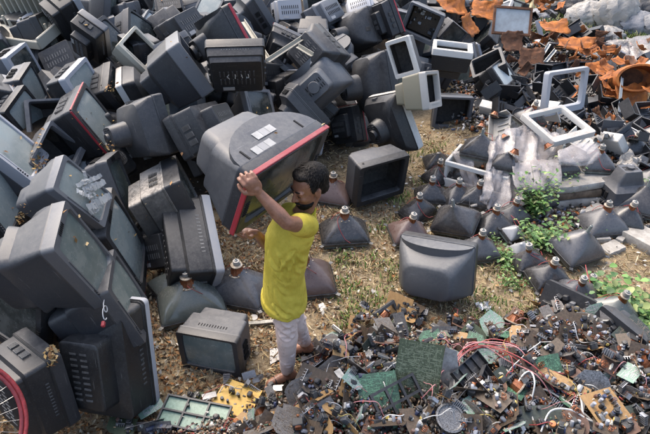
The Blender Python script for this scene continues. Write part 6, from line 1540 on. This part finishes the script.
# ------------------------------------------------------------------ daylight
w = bpy.data.worlds.new('World'); scene.world = w; w.use_nodes = True
nt = w.node_tree; bg = nt.nodes['Background']
sky = nt.nodes.new('ShaderNodeTexSky'); sky.sky_type = 'NISHITA'; sky.sun_disc = False
SUN_EL, SUN_ROT = rad(58), rad(-35)
sky.sun_elevation = SUN_EL; sky.sun_rotation = SUN_ROT; sky.air_density = 1.0; sky.dust_density = 5.0; sky.ozone_density = .6
nt.links.new(sky.outputs[0], bg.inputs['Color']); bg.inputs['Strength'].default_value = .15
sl = bpy.data.lights.new('sun', 'SUN'); sl.energy = .75; sl.angle = rad(60); sl.color = (1, .95, .87)
so = bpy.data.objects.new('sun', sl); COL.objects.link(so)
sd = Vector((math.sin(SUN_ROT)*math.cos(SUN_EL), math.cos(SUN_ROT)*math.cos(SUN_EL), math.sin(SUN_EL)))
so.rotation_euler = (-sd).to_track_quat('-Z', 'Y').to_euler(); so.location = (0, 0, 10)
scene.view_settings.view_transform = 'Standard'; scene.view_settings.look = 'None'
scene.view_settings.gamma = 1; scene.view_settings.use_curve_mapping = False; scene.view_settings.exposure = 1.47
scene.cycles.max_bounces = 6; scene.cycles.use_denoising = True

# keep only what the photograph can show of the filler finds, then word their labels
from mathutils.bvhtree import BVHTree
bpy.context.view_layer.update()
own = []
def build_bvh():
    V = []; F = []
    for ob in scene.objects:
        if ob.type != 'MESH': continue
        me = ob.data
        if ob.get('kind') == 'stuff': continue
        n = len(me.vertices); co = np.empty(n*3, np.float32); me.vertices.foreach_get('co', co)
        M = np.array(ob.matrix_world); co = co.reshape(-1, 3) @ M[:3, :3].T+M[:3, 3]
        k = len(V); V.extend(map(tuple, co.tolist()))
        top = ob
        while top.parent is not None: top = top.parent
        for p in me.polygons: F.append(tuple(k+i for i in p.vertices)); own.append(top.name)
    return BVHTree.FromPolygons(V, F)
BT = build_bvh()
def drop_leaves():
    rl = random.Random(5); P = []
    spots = [(38, 163, 4, 8, 60), (24, 214, 3, 7, 60), (21, 226, 3, 5, 40), (2, 258, 5, 3, 30), (52, 355, 3, 7, 50), (112, 148, 4, 3, 35), (40, 133, 3, 3, 15), (110, 90, 5, 3, 20), (90, 225, 30, 30, 12), (150, 200, 40, 40, 26), (300, 90, 90, 60, 30), (60, 100, 50, 50, 26)]
    for px, py, sx, sy, n in spots:
        for _ in range(n):
            x, y = rl.gauss(px, sx), rl.gauss(py, sy)
            loc, nrm, idx, dist = BT.ray_cast(CP, ray(x, y), 30)
            if idx is not None and own[idx] not in ('ground', 'person') and nrm.z > -.2: P.append(tuple(loc+nrm*.004))
    leaves('leaf_drifts', P, (.02, .045), [(.33, .18, .07), (.42, .27, .10), (.24, .12, .05), (.45, .33, .17)], 9, attrmat('dry_leaf', .75), 'small brown leaves caught in corners of the stacked televisions', 'leaves', tilt=.5, lift=.002)
drop_leaves()
seen = {}
for j in range(0, 434, 2):
    for i in range(0, 650, 2):
        loc, nrm, idx, dist = BT.ray_cast(CP, ray(i+.5, j+.5), 200)
        if idx is not None:
            s = seen.setdefault(own[idx], [0, 0, 0]); s[0] += 1; s[1] += i; s[2] += j
removed = 0; kids_map = {}
def wipe(o):
    for c in kids_map.get(o.name, []): wipe(c)
    bpy.data.objects.remove(o)
for o in bpy.data.objects:
    if o.parent is not None: kids_map.setdefault(o.parent.name, []).append(o)
for o, prefix, cat, group, px, py in AUTO:
    s = seen.get(o.name)
    if not s or s[0] < 4: wipe(o); removed += 1; continue
    tag(o, auto_label(prefix, s[1]/s[0], s[2]/s[0]), cat, group)
print('fillers removed', removed, 'kept', len(AUTO)-removed)
